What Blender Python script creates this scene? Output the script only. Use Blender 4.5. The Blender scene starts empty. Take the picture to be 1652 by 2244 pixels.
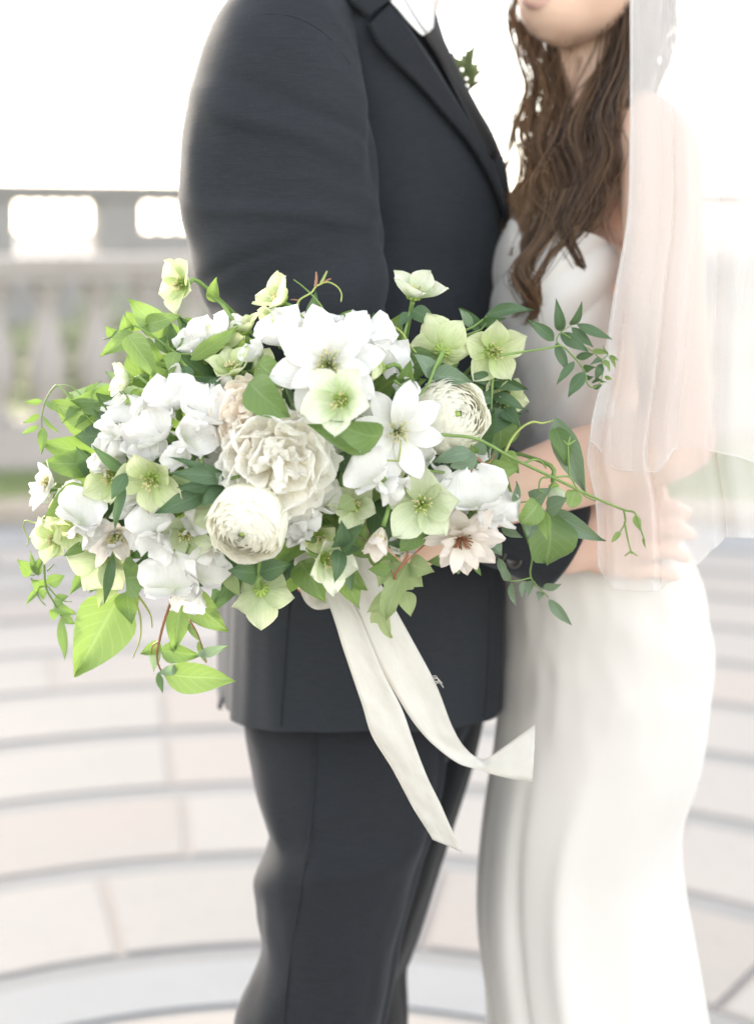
import bpy, bmesh, math, random
import numpy as np
from mathutils import Vector, Matrix, Quaternion, noise
from mathutils.bvhtree import BVHTree

# ------------------------------------------------------------------ camera, sky, sun, exposure
SC = bpy.context.scene
COL = SC.collection
FPX, CXP, HYP, CAMH = 3300.0, 826.0, 500.0, 1.27      # focal length in px of a 1652 x 2244 frame, horizon row, eye height
cam_d = bpy.data.cameras.new('camera')
cam = bpy.data.objects.new('camera', cam_d); COL.objects.link(cam)
cam.location = (0, 0, CAMH); cam.rotation_euler = (math.pi/2, 0, 0)
cam_d.sensor_fit = 'VERTICAL'; cam_d.sensor_height = 56.0; cam_d.sensor_width = 41.5
cam_d.lens = FPX/2244.0*56.0
cam_d.shift_y = -(1122.0-HYP)/2244.0
cam_d.clip_start = 0.05; cam_d.clip_end = 900
cam_d.dof.use_dof = True; cam_d.dof.focus_distance = 1.275; cam_d.dof.aperture_fstop = 4.4
SC.camera = cam
SUN_EL, SUN_AZ = math.radians(21), math.radians(-38)   # azimuth from +Y towards +X: sun behind the couple, to the left
W = bpy.data.worlds.new('World'); SC.world = W; W.use_nodes = True
nt = W.node_tree; nt.nodes.clear()
sky = nt.nodes.new('ShaderNodeTexSky'); sky.sky_type = 'NISHITA'; sky.sun_disc = False
sky.sun_elevation = SUN_EL; sky.sun_rotation = SUN_AZ
sky.air_density = 1.0; sky.dust_density = 0.8; sky.ozone_density = 0.6
hs = nt.nodes.new('ShaderNodeHueSaturation'); hs.inputs['Saturation'].default_value = 0.42
tint = nt.nodes.new('ShaderNodeMix'); tint.data_type = 'RGBA'; tint.blend_type = 'MULTIPLY'
tint.inputs[0].default_value = 1.0; tint.inputs[7].default_value = (1.0, 0.94, 0.872, 1)
bg = nt.nodes.new('ShaderNodeBackground'); bg.inputs['Strength'].default_value = 0.15
wo = nt.nodes.new('ShaderNodeOutputWorld')
nt.links.new(sky.outputs[0], hs.inputs['Color']); nt.links.new(hs.outputs[0], tint.inputs[6])
nt.links.new(tint.outputs[2], bg.inputs['Color']); nt.links.new(bg.outputs[0], wo.inputs['Surface'])
sl = bpy.data.lights.new('sun', 'SUN'); sl.energy = 1.0; sl.angle = math.radians(10); sl.color = (1.0, 0.88, 0.72)
sun = bpy.data.objects.new('sun', sl); COL.objects.link(sun)
sdir = Vector((math.sin(SUN_AZ)*math.cos(SUN_EL), math.cos(SUN_AZ)*math.cos(SUN_EL), math.sin(SUN_EL)))
sun.rotation_euler = sdir.to_track_quat('Z', 'Y').to_euler(); sun.location = sdir*30
vs = SC.view_settings
vs.view_transform = 'Standard'; vs.look = 'None'; vs.gamma = 1.0; vs.use_curve_mapping = False; vs.exposure = 2.62
SC.cycles.use_denoising = True
SC.cycles.max_bounces = 14; SC.cycles.transparent_max_bounces = 24
SC.cycles.diffuse_bounces = 12; SC.cycles.glossy_bounces = 2; SC.cycles.transmission_bounces = 8

# ------------------------------------------------------------------ helpers
def FP(x, y, Y):
    """world point that stands at depth Y on the line of sight of frame position x, y (1652 x 2244)"""
    return Vector(((x-CXP)*Y/FPX, Y, CAMH-(y-HYP)*Y/FPX))
ZOFF = {'a': (0, 720), 'b': (700, 720), 'c': (0, 1350), 'd': (700, 1350), 'e': (1300, 800), 'f': (1300, 1200)}
def ZF(r, x, y):
    ox, oy = ZOFF[r]; s = .5285 if r == 'f' else .46005
    return ((ox+s*x)*.76024, (oy+s*y)*.76024)
def tag(o, label=None, cat=None, group=None, kind=None):
    if label: o['label'] = label
    if cat: o['category'] = cat
    if group: o['group'] = group
    if kind: o['kind'] = kind
    return o
def link(o, parent=None, M=None):
    COL.objects.link(o)
    if parent is not None:
        o.parent = parent
    if M is not None: o.matrix_basis = M
    return o
def empty(name, loc):
    o = bpy.data.objects.new(name, None); COL.objects.link(o); o.location = loc; o.empty_display_size = .1
    return o
def mesh_data(name, verts, faces, mat=None, uvs=None, smooth=True):
    me = bpy.data.meshes.new(name)
    me.from_pydata([tuple(v) for v in verts], [], [tuple(f) for f in faces])
    if uvs is not None:
        ul = me.uv_layers.new(name='UVMap')
        idx = np.empty(len(me.loops), dtype=np.int32); me.loops.foreach_get('vertex_index', idx)
        ul.data.foreach_set('uv', np.asarray(uvs, dtype=np.float32)[idx].ravel())
    if mat is not None: me.materials.append(mat)
    if smooth: me.shade_smooth()
    me.update()
    return me
def obj(name, verts, faces, mat, parent=None, uvs=None, smooth=True, solid=None):
    """one mesh object; vertices are given in world space and moved into the parent's space"""
    me = mesh_data(name, verts, faces, mat, uvs, smooth)
    o = bpy.data.objects.new(name, me)
    if parent is not None:
        me.transform(wmat(parent).inverted())
    link(o, parent)
    if solid:
        m = o.modifiers.new('solid', 'SOLIDIFY'); m.thickness = solid; m.offset = 0
    return o
def objt(name, vfu, mat, parent=None, **k): return obj(name, vfu[0], vfu[1], mat, parent, vfu[2], **k)
def wmat(o):
    M = o.matrix_basis.copy()
    while o.parent is not None:
        o = o.parent; M = o.matrix_basis @ M
    return M
def grid_faces(nu, nv, wrapv=False, off=0):
    f = []
    for i in range(nu-1):
        for j in range(nv if wrapv else nv-1):
            j2 = (j+1) % nv
            f.append((off+i*nv+j, off+i*nv+j2, off+(i+1)*nv+j2, off+(i+1)*nv+j))
    return f
def catmull(pts, n):
    """n points along a smooth curve through pts (any dimension)"""
    p = np.asarray(pts, float)
    if len(p) == 2:
        t = np.linspace(0, 1, n)[:, None]; return p[0]*(1-t)+p[1]*t
    ext = np.vstack([2*p[0]-p[1], p, 2*p[-1]-p[-2]])
    out = []
    for t in np.linspace(0, len(p)-1, n):
        i = min(int(t), len(p)-2); u = t-i
        a, b, c, d = ext[i:i+4]
        out.append(.5*((2*b)+(-a+c)*u+(2*a-5*b+4*c-d)*u*u+(-a+3*b-3*c+d)*u**3))
    return np.array(out)
def tube(pts, rad, seg=6, n=None, cap=True):
    """verts, faces, uvs of a round tube through pts; rad is a number or a list"""
    P = [Vector(p) for p in (catmull([tuple(q) for q in pts], n) if n else pts)]
    m = len(P)
    R = [rad]*m if not hasattr(rad, '__len__') else list(np.interp(np.linspace(0, 1, m), np.linspace(0, 1, len(rad)), rad))
    V, U = [], []
    T0 = (P[1]-P[0]).normalized(); nrm = T0.orthogonal().normalized()
    for i in range(m):
        T = (P[min(i+1, m-1)]-P[max(i-1, 0)])
        T = T.normalized() if T.length > 1e-9 else T0
        nrm = (nrm-T*nrm.dot(T)); nrm = nrm.normalized() if nrm.length > 1e-6 else T.orthogonal().normalized()
        b = T.cross(nrm)
        for k in range(seg):
            a = 2*math.pi*k/seg
            V.append(P[i]+(nrm*math.cos(a)+b*math.sin(a))*R[i]); U.append((i/(m-1), k/seg))
    Fc = grid_faces(m, seg, True)
    if cap:
        Fc.append(tuple(range(seg))[::-1]); Fc.append(tuple((m-1)*seg+k for k in range(seg)))
    return V, Fc, U
class MB:
    """collects shapes for one mesh"""
    def __init__(s): s.v, s.f, s.u = [], [], []
    def add(s, vf):
        o = len(s.v); s.v += list(vf[0]); s.f += [tuple(i+o for i in q) for q in vf[1]]
        s.u += list(vf[2]) if len(vf) > 2 else [(0, 0)]*len(vf[0])
        return s
    def box(s, c, h, rz=0, bev=0):
        cx, cy, cz = c; hx, hy, hz = h
        ca, sa = math.cos(rz), math.sin(rz); o = len(s.v)
        for z in (-hz, hz):
            for x, y in ((-hx, -hy), (hx, -hy), (hx, hy), (-hx, hy)):
                s.v.append(Vector((cx+x*ca-y*sa, cy+x*sa+y*ca, cz+z))); s.u.append((0, 0))
        for q in ((0, 3, 2, 1), (4, 5, 6, 7), (0, 1, 5, 4), (1, 2, 6, 5), (2, 3, 7, 6), (3, 0, 4, 7)):
            s.f.append(tuple(o+i for i in q))
        return s
    def build(s, name, mat, parent=None, smooth=True, **k): return obj(name, s.v, s.f, mat, parent, s.u, smooth, **k)

# ------------------------------------------------------------------ materials
class NB:
    """small node builder"""
    def __init__(s, name):
        s.m = bpy.data.materials.new(name); s.m.use_nodes = True; s.t = s.m.node_tree; s.t.nodes.clear()
        s.out = s.t.nodes.new('ShaderNodeOutputMaterial')
    def n(s, typ, ins=None, **props):
        nd = s.t.nodes.new('ShaderNode'+typ)
        for k, v in props.items(): setattr(nd, k, v)
        for k, v in (ins or {}).items(): s.set(nd.inputs[k], v)
        return nd
    def set(s, sock, v):
        if isinstance(v, bpy.types.NodeSocket): s.t.links.new(v, sock)
        elif isinstance(v, (tuple, list)) and len(v) == 3 and sock.type == 'RGBA': sock.default_value = (*v, 1)
        else: sock.default_value = v
    def math(s, op, a, b=0.0, c=None, clamp=False):
        nd = s.n('Math', operation=op, use_clamp=clamp); s.set(nd.inputs[0], a); s.set(nd.inputs[1], b)
        if c is not None: s.set(nd.inputs[2], c)
        return nd.outputs[0]
    def mix(s, f, a, b, blend='MIX'):
        nd = s.n('Mix', data_type='RGBA', blend_type=blend); s.set(nd.inputs[0], f); s.set(nd.inputs[6], a); s.set(nd.inputs[7], b)
        return nd.outputs[2]
    def noise(s, vec, scale, detail=4, rough=.55):
        return s.n('TexNoise', {'Vector': vec, 'Scale': scale, 'Detail': detail, 'Roughness': rough}).outputs[0]
    def ramp(s, f, lo, hi, a=0.0, b=1.0):
        nd = s.n('MapRange', {0: f, 1: lo, 2: hi, 3: a, 4: b}); nd.clamp = True
        return nd.outputs[0]
    def coord(s, kind='Object'): return s.n('TexCoord').outputs[kind]
    def bump(s, h, strength, dist):
        return s.n('Bump', {'Height': h, 'Strength': strength, 'Distance': dist}).outputs[0]
    def princ(s, col, rough=.6, **kw):
        d = {'Base Color': col, 'Roughness': rough}
        for k, v in kw.items(): d[k.replace('_', ' ')] = v
        return s.n('BsdfPrincipled', d)
    def done(s, sh):
        s.t.links.new(sh.outputs[0] if hasattr(sh, 'outputs') else sh, s.out.inputs['Surface']); return s.m
def stone(name, a, b, scale=6.0, rough=.8, bump=.15):
    k = NB(name); co = k.coord('Object')
    n1 = k.noise(co, scale, 6); n2 = k.noise(co, scale*9, 4); rnd = k.n('ObjectInfo').outputs['Random']
    c = k.mix(k.ramp(n1, .35, .65), a, b)
    c = k.mix(k.math('MULTIPLY', rnd, .35), c, tuple(x*.82 for x in a))
    c = k.mix(k.ramp(n2, .55, .8, 0, .3), c, tuple(x*.6 for x in b))
    p = k.princ(c, rough, Normal=k.bump(n2, bump, .004)); return k.done(p)
def plantmat(name, col, col2, back, trans=.4, tcol=None, veins=.5, rough=.42, tip=None):
    """leaf: midrib and side veins from the blade's own coordinates, light passing through the blade"""
    k = NB(name); uv = k.coord('UV'); sp = k.n('SeparateXYZ', {0: uv})
    u, v = sp.outputs[0], sp.outputs[1]
    av = k.math('ABSOLUTE', k.math('MULTIPLY_ADD', v, 2.0, -1.0))
    rib = k.ramp(av, .02, .09, 1, 0)
    sv = k.math('SINE', k.math('MULTIPLY', k.math('SUBTRACT', u, k.math('MULTIPLY', av, .30)), 44.0))
    sv = k.math('MULTIPLY', k.ramp(sv, .80, 1.0), .5)
    vein = k.math('MULTIPLY', k.math('MAXIMUM', rib, sv), veins)
    oi = k.n('ObjectInfo'); rnd = oi.outputs['Random']
    co = k.n('VectorMath', {0: k.coord('Object'), 1: oi.outputs['Location']}, operation='ADD').outputs[0]
    nz = k.noise(co, 2.2, 3); nf = k.noise(k.coord('Object'), 14, 5)
    c = k.mix(k.ramp(k.math('ADD', k.math('MULTIPLY', rnd, .6), k.math('MULTIPLY', nz, .5)), .25, .85), col, col2)
    c = k.mix(k.ramp(nf, .5, .8, 0, .25), c, tuple(x*.7 for x in col))
    c = k.mix(vein, c, tuple(min(1, x*1.35+.07) for x in col2))
    cb = k.mix(vein, k.mix(.55, c, back), tuple(min(1, x*1.2+.04) for x in back))
    geo = k.n('NewGeometry')
    cc = k.mix(geo.outputs['Backfacing'], c, cb)
    h = k.math('ADD', k.math('MULTIPLY', vein, -1.0), k.math('MULTIPLY', nf, .5))
    nb = k.bump(h, .35, .0012)
    p = k.princ(cc, rough, Normal=nb); p.inputs['Specular IOR Level'].default_value = .38
    tr = k.n('BsdfTranslucent', {'Color': k.mix(.5, cc, tcol or tuple(min(1, x*2.0) for x in col2)), 'Normal': nb})
    mx = k.n('MixShader', {0: trans, 1: p.outputs[0], 2: tr.outputs[0]})
    return k.done(mx)
def petalmat(name, base, tip, trans=.35, veins=.12, vcol=None, speck=0.0, u0=.05, u1=.55, rough=.55, edge=None):
    """petal: colour runs from its base to its tip, fine lengthwise veins"""
    k = NB(name); sp = k.n('SeparateXYZ', {0: k.coord('UV')}); u, v = sp.outputs[0], sp.outputs[1]
    rnd = k.n('ObjectInfo').outputs['Random']
    fan = k.n('CombineXYZ', {0: k.math('MULTIPLY', k.math('SUBTRACT', v, .5), 26.0), 1: k.math('MULTIPLY', u, 2.2), 2: k.math('MULTIPLY', rnd, 30.0)}).outputs[0]
    nv = k.noise(fan, 1.0, 3); nz = k.noise(k.coord('Object'), 5, 3)
    g = k.ramp(k.math('ADD', u, k.math('MULTIPLY', k.math('SUBTRACT', nz, .5), .35)), u0, u1)
    c = k.mix(g, base, tip)
    if edge is not None:
        av = k.math('ABSOLUTE', k.math('MULTIPLY_ADD', v, 2.0, -1.0))
        c = k.mix(k.ramp(k.math('MAXIMUM', av, u), .78, 1.0, 0, .7), c, edge)
    c = k.mix(k.ramp(nv, .52, .72, 0, veins), c, vcol or tuple(x*.75 for x in base))
    if speck:
        vo = k.n('TexVoronoi', {'Vector': k.coord('Object'), 'Scale': 34.0}).outputs['Distance']
        m = k.math('MULTIPLY', k.ramp(vo, .10, .22, 1, 0), k.ramp(u, .25, .75, speck, 0))
        c = k.mix(m, c, (.16, .17, .07))
    nb = k.bump(k.math('ADD', nv, k.math('MULTIPLY', nz, .6)), .5, .0018)
    p = k.princ(c, rough, Normal=nb); p.inputs['Specular IOR Level'].default_value = .25
    tr = k.n('BsdfTranslucent', {'Color': c, 'Normal': nb})
    return k.done(k.n('MixShader', {0: trans, 1: p.outputs[0], 2: tr.outputs[0]}))
def plain(name, col, rough=.6, nscale=20.0, var=.12, bump=.1, trans=0.0, **kw):
    k = NB(name); co = k.coord('Object'); n1 = k.noise(co, nscale, 5)
    c = k.mix(k.ramp(n1, .3, .7), tuple(x*(1-var) for x in col), tuple(min(1, x*(1+var)) for x in col))
    p = k.princ(c, rough, Normal=k.bump(n1, bump, .002), **kw)
    if trans:
        return k.done(k.n('MixShader', {0: trans, 1: p.outputs[0], 2: k.n('BsdfTranslucent', {'Color': c}).outputs[0]}))
    return k.done(p)
def suitmat(name, col):
    k = NB(name); co = k.coord('Object')
    sp = k.n('SeparateXYZ', {0: co})
    w1 = k.math('SINE', k.math('MULTIPLY', sp.outputs[2], 2600.0)); nz = k.noise(co, 420, 3); big = k.noise(co, 9, 4)
    st = k.n('Mapping', {'Vector': co, 'Scale': (60, 60, 900)}); thr = k.noise(st.outputs[0], 1.0, 3)
    c = k.mix(k.ramp(thr, .35, .7), tuple(x*.88 for x in col), tuple(x*1.14 for x in col))
    c = k.mix(k.ramp(nz, .55, .8, 0, .35), c, tuple(x*2.0 for x in col))
    h = k.math('ADD', k.math('ADD', k.math('MULTIPLY', w1, .10), thr), k.math('MULTIPLY', big, 3.0))
    p = k.princ(c, .78, Normal=k.bump(h, .25, .0012)); p.inputs['Sheen Weight'].default_value = .10
    p.inputs['Sheen Roughness'].default_value = .45; p.inputs['Sheen Tint'].default_value = (.75, .8, .9, 1)
    p.inputs['Specular IOR Level'].default_value = .16
    return k.done(p)
def clothmat(name, col, rough=.55, sheen=.3, bump=.2):
    k = NB(name); co = k.coord('Object'); nz = k.noise(co, 700, 2); big = k.noise(co, 7, 4)
    c = k.mix(k.ramp(big, .3, .7), tuple(x*.96 for x in col), col)
    p = k.princ(c, rough, Normal=k.bump(k.math('ADD', k.math('MULTIPLY', nz, .2), k.math('MULTIPLY', big, 1.5)), bump, .001))
    p.inputs['Sheen Weight'].default_value = sheen
    return k.done(p)
def skinmat(name, col):
    k = NB(name); co = k.coord('Object'); n1 = k.noise(co, 14, 4); n2 = k.noise(co, 320, 3)
    c = k.mix(k.ramp(n1, .3, .7), col, (col[0]*1.02, col[1]*.90, col[2]*.86))
    p = k.princ(c, .5, Normal=k.bump(n2, .12, .0006)); p.inputs['Subsurface Weight'].default_value = .25
    p.inputs['Subsurface Radius'].default_value = (1.0, .35, .2); p.inputs['Subsurface Scale'].default_value = .006
    p.inputs['Specular IOR Level'].default_value = .35
    return k.done(p)

# ================================================================== THE SETTING
random.seed(5)
CC = Vector((-0.13, 1.545, 0))                      # centre of the round plaza, under the couple
M_ground = stone('ground_grit', (0.357, 0.34, 0.323), (0.425, 0.3995, 0.374), 1.2)
M_grey = stone('grey_stone', (0.17, 0.1726, 0.1742), (0.1827, 0.1845, 0.187), 7)
M_disc = stone('pale_grey_stone', (0.2082, 0.215, 0.2227), (0.2227, 0.2295, 0.238), 5)
M_cream = stone('cream_stone', (0.2635, 0.2465, 0.2253), (0.2805, 0.2635, 0.2422), 5)
M_bed = stone('pink_mortar', (0.2167, 0.1997, 0.187), (0.2338, 0.2125, 0.1997), 9)
M_paver = stone('pale_paver', (0.2312, 0.2227, 0.2142), (0.2448, 0.2312, 0.221), 3.0)
M_paver2 = stone('pale_pink_paver', (0.2244, 0.2125, 0.2023), (0.2414, 0.2167, 0.2023), 3.0)
M_kerb = stone('tan_kerb', (0.289, 0.2465, 0.1955), (0.323, 0.2805, 0.2295), 6)
M_balu = stone('pink_grey_limestone', (0.323, 0.2932, 0.2762), (0.374, 0.34, 0.323), 5)
M_para = stone('grey_limestone', (0.2253, 0.2142, 0.2125), (0.2635, 0.2507, 0.2465), 3)

def annulus(r0, r1, z0, z1, a0=0, a1=2*math.pi, n=96, bev=0.0):
    """block of a ring, with a top, sides and (for a part ring) ends"""
    V, Fc = [], []
    full = abs(a1-a0-2*math.pi) < 1e-6
    m = n if full else n+1
    prof = [(r0, z0), (r0, z1-bev), (r0+bev, z1), (r1-bev, z1), (r1, z1-bev), (r1, z0)] if bev else [(r0, z0), (r0, z1), (r1, z1), (r1, z0)]
    q = len(prof)
    for i in range(m):
        a = a0+(a1-a0)*i/n
        for r, z in prof: V.append(Vector((CC.x+r*math.sin(a), CC.y+r*math.cos(a), z)))
    for i in range(n):
        i2 = (i+1) % m
        for j in range(q-1): Fc.append((i*q+j, i*q+j+1, i2*q+j+1, i2*q+j))
    if not full:
        Fc.append(tuple(range(q))[::-1]); Fc.append(tuple(n*q+j for j in range(q)))
    return V, Fc
def disc(r, z, n=96):
    V = [Vector((CC.x, CC.y, z))]+[Vector((CC.x+r*math.sin(2*math.pi*i/n), CC.y+r*math.cos(2*math.pi*i/n), z)) for i in range(n)]
    return V, [(0, 1+(i+1) % n, 1+i) for i in range(n)]

g = 300.0
tag(obj('ground', [(-g, -g, -.05), (g, -g, -.05), (g, g, -.05), (-g, g, -.05)], [(0, 1, 2, 3)], M_ground), kind='structure')
pav = tag(obj('pavement', *disc(5.30, -.004), M_grey, smooth=False), kind='structure')
obj('centre_disc', *annulus(.93, 1.075, -.012, 0), M_disc, pav, smooth=False)
obj('centre_medallion', *disc(.905, .0), M_cream, pav, smooth=False)
PITCH, BAND = .392, .066
for k in range(9):
    r0 = 1.10+k*PITCH+BAND*.5; r1 = r0+PITCH-BAND
    obj('mortar_bed', *annulus(r0, r1, -.012, -.002), M_bed, pav, smooth=False)
    r_mid = (r0+r1)/2; a = random.random()*.3
    far = MB(); end = a+2*math.pi
    while a < end-.02:
        w = random.uniform(.42, .66)/r_mid
        if end-(a+w) < .3/r_mid: w = end-a
        j = .011/r_mid
        mid = (a+w/2+math.pi) % (2*math.pi)-math.pi
        sh = annulus(r0+.002, r1-.002, -.012, random.uniform(.000, .003), a+j, a+w-j, max(3, int(w*r_mid/.12)), .005)
        if abs(mid) < math.radians(64):
            obj('paver', *sh, random.choice((M_paver, M_paver, M_paver2)), pav, smooth=False)
        else: far.add(sh)
        a += w
    tag(far.build('paver_field', M_paver, pav, smooth=False), kind='stuff')
obj('border_paving', *annulus(1.10+9*PITCH+.03, 5.12, -.012, .001), M_disc, pav, smooth=False)
tag(obj('kerb', *annulus(5.12, 5.36, -.05, .07, bev=.015), M_kerb, smooth=False), kind='structure')
M_soil = plain('lawn_soil', (.17, .18, .09), .9, 12)
tag(obj('lawn', *annulus(5.36, 60, -.05, .035), M_soil, smooth=False), kind='structure')
# grass blades of the strip in front of the balustrade
gb = MB()
for i in range(15000):
    a = random.uniform(-.62, .62); r = 5.38+random.random()*1.9
    x, y = CC.x+r*math.sin(a), CC.y+r*math.cos(a); h = random.uniform(.02, .055); t = random.uniform(0, 6.28)
    dx, dy = math.cos(t)*.006, math.sin(t)*.006; lx, ly = random.uniform(-.02, .02), random.uniform(-.02, .02)
    o = len(gb.v); gb.v += [Vector((x-dx, y-dy, .033)), Vector((x+dx, y+dy, .033)), Vector((x+lx, y+ly, .033+h))]
    gb.f.append((o, o+1, o+2)); gb.u += [(0, 0)]*3
M_grass = plain('grass_blade', (.24, .31, .13), .6, 3, .3, 0, trans=.35)
tag(gb.build('grass', M_grass, smooth=False), 'short green grass in front of the stone balustrade', 'grass', kind='stuff')

# stone balustrade behind the lawn, running away to the right
def lathe(prof, seg=14):
    V, Fc = [], []
    for r, z in prof:
        for k in range(seg):
            a = 2*math.pi*k/seg; V.append(Vector((r*math.cos(a), r*math.sin(a), z)))
    Fc = grid_faces(len(prof), seg, True)
    Fc += [tuple(range(seg))[::-1], tuple((len(prof)-1)*seg+k for k in range(seg))]
    return V, Fc
bal = empty('balustrade', (-2.05, 7.75, .035)); bal.rotation_euler = (0, 0, math.radians(20))
tag(bal, 'pale pinkish stone balustrade with turned balusters behind the lawn', 'balustrade')
def part_local(name, mb, mat, parent, loc=(0, 0, 0), smooth=False, rz=0):
    me = mesh_data(name, mb.v, mb.f, mat, None, smooth); o = bpy.data.objects.new(name, me)
    link(o, parent); o.location = loc; o.rotation_euler = (0, 0, rz); return o
L0, L1 = -4.2, 12.0
part_local('plinth', MB().box(((L0+L1)/2, 0, .09), ((L1-L0)/2, .17, .09)), M_balu, bal)
part_local('base_rail', MB().box(((L0+L1)/2, 0, .205), ((L1-L0)/2, .14, .025)), M_balu, bal)
part_local('handrail', MB().box(((L0+L1)/2, 0, .995), ((L1-L0)/2, .13, .035)).box(((L0+L1)/2, 0, 1.06), ((L1-L0)/2, .17, .03)), M_balu, bal)
bprof = [(.085, .23), (.085, .27), (.055, .285), (.05, .32), (.085, .40), (.105, .48), (.10, .56), (.07, .66), (.05, .76), (.048, .84), (.065, .865), (.065, .885), (.085, .905), (.085, .96)]
bme = mesh_data('baluster', *lathe(bprof), M_balu)
i = 0; x = L0+.2
while x < L1-.1:
    if i % 17 == 9:
        part_local('pedestal', MB().box((0, 0, .595), (.19, .155, .365)), M_balu, bal, (x+.05, 0, 0))
        x += .42
    else:
        o = bpy.data.objects.new('baluster', bme); link(o, bal); o.location = (x, 0, 0)
        x += .262
    i += 1
# grey stone parapet further off, pierced by openings that show the bright sky
par = empty('parapet', (-5.6, 19.2, .0)); par.rotation_euler = (0, 0, math.radians(24))
tag(par, 'grey stone parapet with square openings far behind the balustrade', 'parapet')
part_local('footing_wall', MB().box((9.0, 0, .40), (13.0, .25, .42)), M_para, par)
part_local('coping', MB().box((9.0, 0, 1.79), (13.0, .33, .09)), M_para, par)
part_local('frieze', MB().box((9.0, 0, 1.645), (13.0, .22, .054)), M_para, par)
edges = [(-2.6, -.9, .82), (.96, 2.0, .82), (2.63, 3.9, 1.25), (5.2, 6.4, .82), (8.0, 9.8, .82), (11.4, 13.2, .82), (15, 17, .82)]
px = -4.0
for (e0, e1, zb) in edges:
    if e0-px > .02:
        part_local('pier', MB().box(((px+e0)/2, 0, 1.205), ((e0-px)/2, .24, .385)), M_para, par)
    if zb > .9: part_local('sill_wall', MB().box(((e0+e1)/2, 0, (zb+.82)/2), ((e1-e0)/2, .22, (zb-.82)/2)), M_para, par)
    n = 4
    for q in range(1, n+1):
        part_local('mullion', MB().box((e0+(e1-e0)*q/(n+1), 0, (zb+1.59)/2), (.034, .05, (1.59-zb)/2)), M_para, par)
    if zb < .9: part_local('cross_rail', MB().box(((e0+e1)/2, 0, 1.20), ((e1-e0)/2, .035, .035)), M_para, par)
    px = e1
part_local('pier', MB().box((19.5, 0, 1.205), (2.5, .24, .385)), M_para, par)
# shrubs that show green between the balusters
M_shrub = plantmat('shrub_leaf', (.13, .16, .10), (.19, .22, .14), (.22, .25, .18), .3)
def shrub(x, y, h, w, label):
    e = empty('shrub', (x, y, .03)); tag(e, label, 'shrub', 'shrubs behind the balustrade')
    mb = MB(); st = MB()
    for k in range(7):
        a = random.random()*6.28
        p0 = Vector((x, y, .0)); p1 = Vector((x+math.cos(a)*w*.6, y+math.sin(a)*w*.6, h*random.uniform(.6, .95)))
        st.add(tube([p0, (p0+p1)/2+Vector((0, 0, .08)), p1], [.016, .006], 5, 6))
    for k in range(900):
        d = Vector((random.gauss(0, 1), random.gauss(0, 1), random.gauss(0, 1))).normalized()*random.random()**.4
        c = Vector((x+d.x*w, y+d.y*w, h*.55+d.z*h*.48)); q = Quaternion(Vector((random.gauss(0, 1), random.gauss(0, 1), random.gauss(0, 1))).normalized(), random.random()*6.28)
        s = random.uniform(.02, .04)
        o = len(mb.v); mb.v += [c+q@Vector(t)*s for t in ((-1, 0, 0), (0, -.5, .1), (1, 0, 0), (0, .5, .1))]; mb.f.append((o, o+1, o+2, o+3)); mb.u += [(0, .5), (.5, 0), (1, .5), (.5, 1)]
    mb.build('foliage', M_shrub, e); st.build('stem', M_shrub, e)
shrub(-1.62, 9.1, .95, .30, 'third shrub from the left frame edge, seen between the stone balusters')
shrub(-1.05, 9.2, 1.02, .34, 'green shrub behind the balustrade just left of the dark suit')
shrub(-2.45, 8.9, .80, .34, 'low grey-green shrub behind the balusters at the left frame edge')
shrub(-2.02, 9.3, .72, .32, 'second shrub from the left frame edge, low behind the stone balusters')

# ================================================================== THE COUPLE
M_suit = suitmat('charcoal_wool', (.0192, .0216, .0266))
M_trou = suitmat('charcoal_wool_trousers', (0.01426, 0.01582, 0.01932))
M_lapel = suitmat('charcoal_wool_lapel', (0.01334, 0.015, 0.01858))
M_shirt = clothmat('white_shirt_cotton', (.78, .78, .80), .7)
M_tie = clothmat('black_tie_silk', (.006, .0065, .008), .7, 0.0)
M_button = plain('dark_horn_button', (.035, .03, .028), .35, 60)
M_skin = skinmat('bride_skin', (0.6768, 0.4888, 0.3854))
M_skin2 = skinmat('groom_skin', (.66, .47, .385))
M_lip = plain('lip_skin', (.70, .43, .38), .5, 40)
M_dress = clothmat('ivory_crepe', (.555, .528, .508), .6, .3, .12)
M_hairg = plain('short_dark_hair', (.03, .02, .015), .5, 90)

def capsule(p0, r0, p1, r1, seg=16, hemi=4):
    p0, p1 = Vector(p0), Vector(p1); d = p1-p0; L = d.length; d = d.normalized() if L > 1e-9 else Vector((0, 0, 1))
    pts, rad = [], []
    for i in range(hemi+1):
        a = math.pi/2*(1-i/hemi); pts.append(p0-d*r0*math.sin(a)); rad.append(max(r0*math.cos(a), 1e-5))
    for i in range(hemi+1):
        a = math.pi/2*i/hemi; pts.append(p1+d*r1*math.sin(a)); rad.append(max(r1*math.cos(a), 1e-5))
    n0 = d.orthogonal().normalized(); b = d.cross(n0); V = []
    for p, r in zip(pts, rad):
        for k in range(seg):
            a = 2*math.pi*k/seg; V.append(p+(n0*math.cos(a)+b*math.sin(a))*r)
    Fc = grid_faces(len(pts), seg, True)
    Fc += [tuple(range(seg))[::-1], tuple((len(pts)-1)*seg+k for k in range(seg))]
    return V, Fc
def ellipsoid(c, r, rot=None, seg=20, rings=12):
    V = []; q = rot or Quaternion()
    for i in range(rings+1):
        t = math.pi*i/rings
        for k in range(seg):
            a = 2*math.pi*k/seg
            V.append(Vector(c)+q@Vector((r[0]*max(math.sin(t), 1e-4)*math.cos(a), r[1]*max(math.sin(t), 1e-4)*math.sin(a), -r[2]*math.cos(t))))
    Fc = grid_faces(rings+1, seg, True)
    Fc += [tuple(range(seg))[::-1], tuple(rings*seg+k for k in range(seg))]
    return V, Fc
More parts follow.
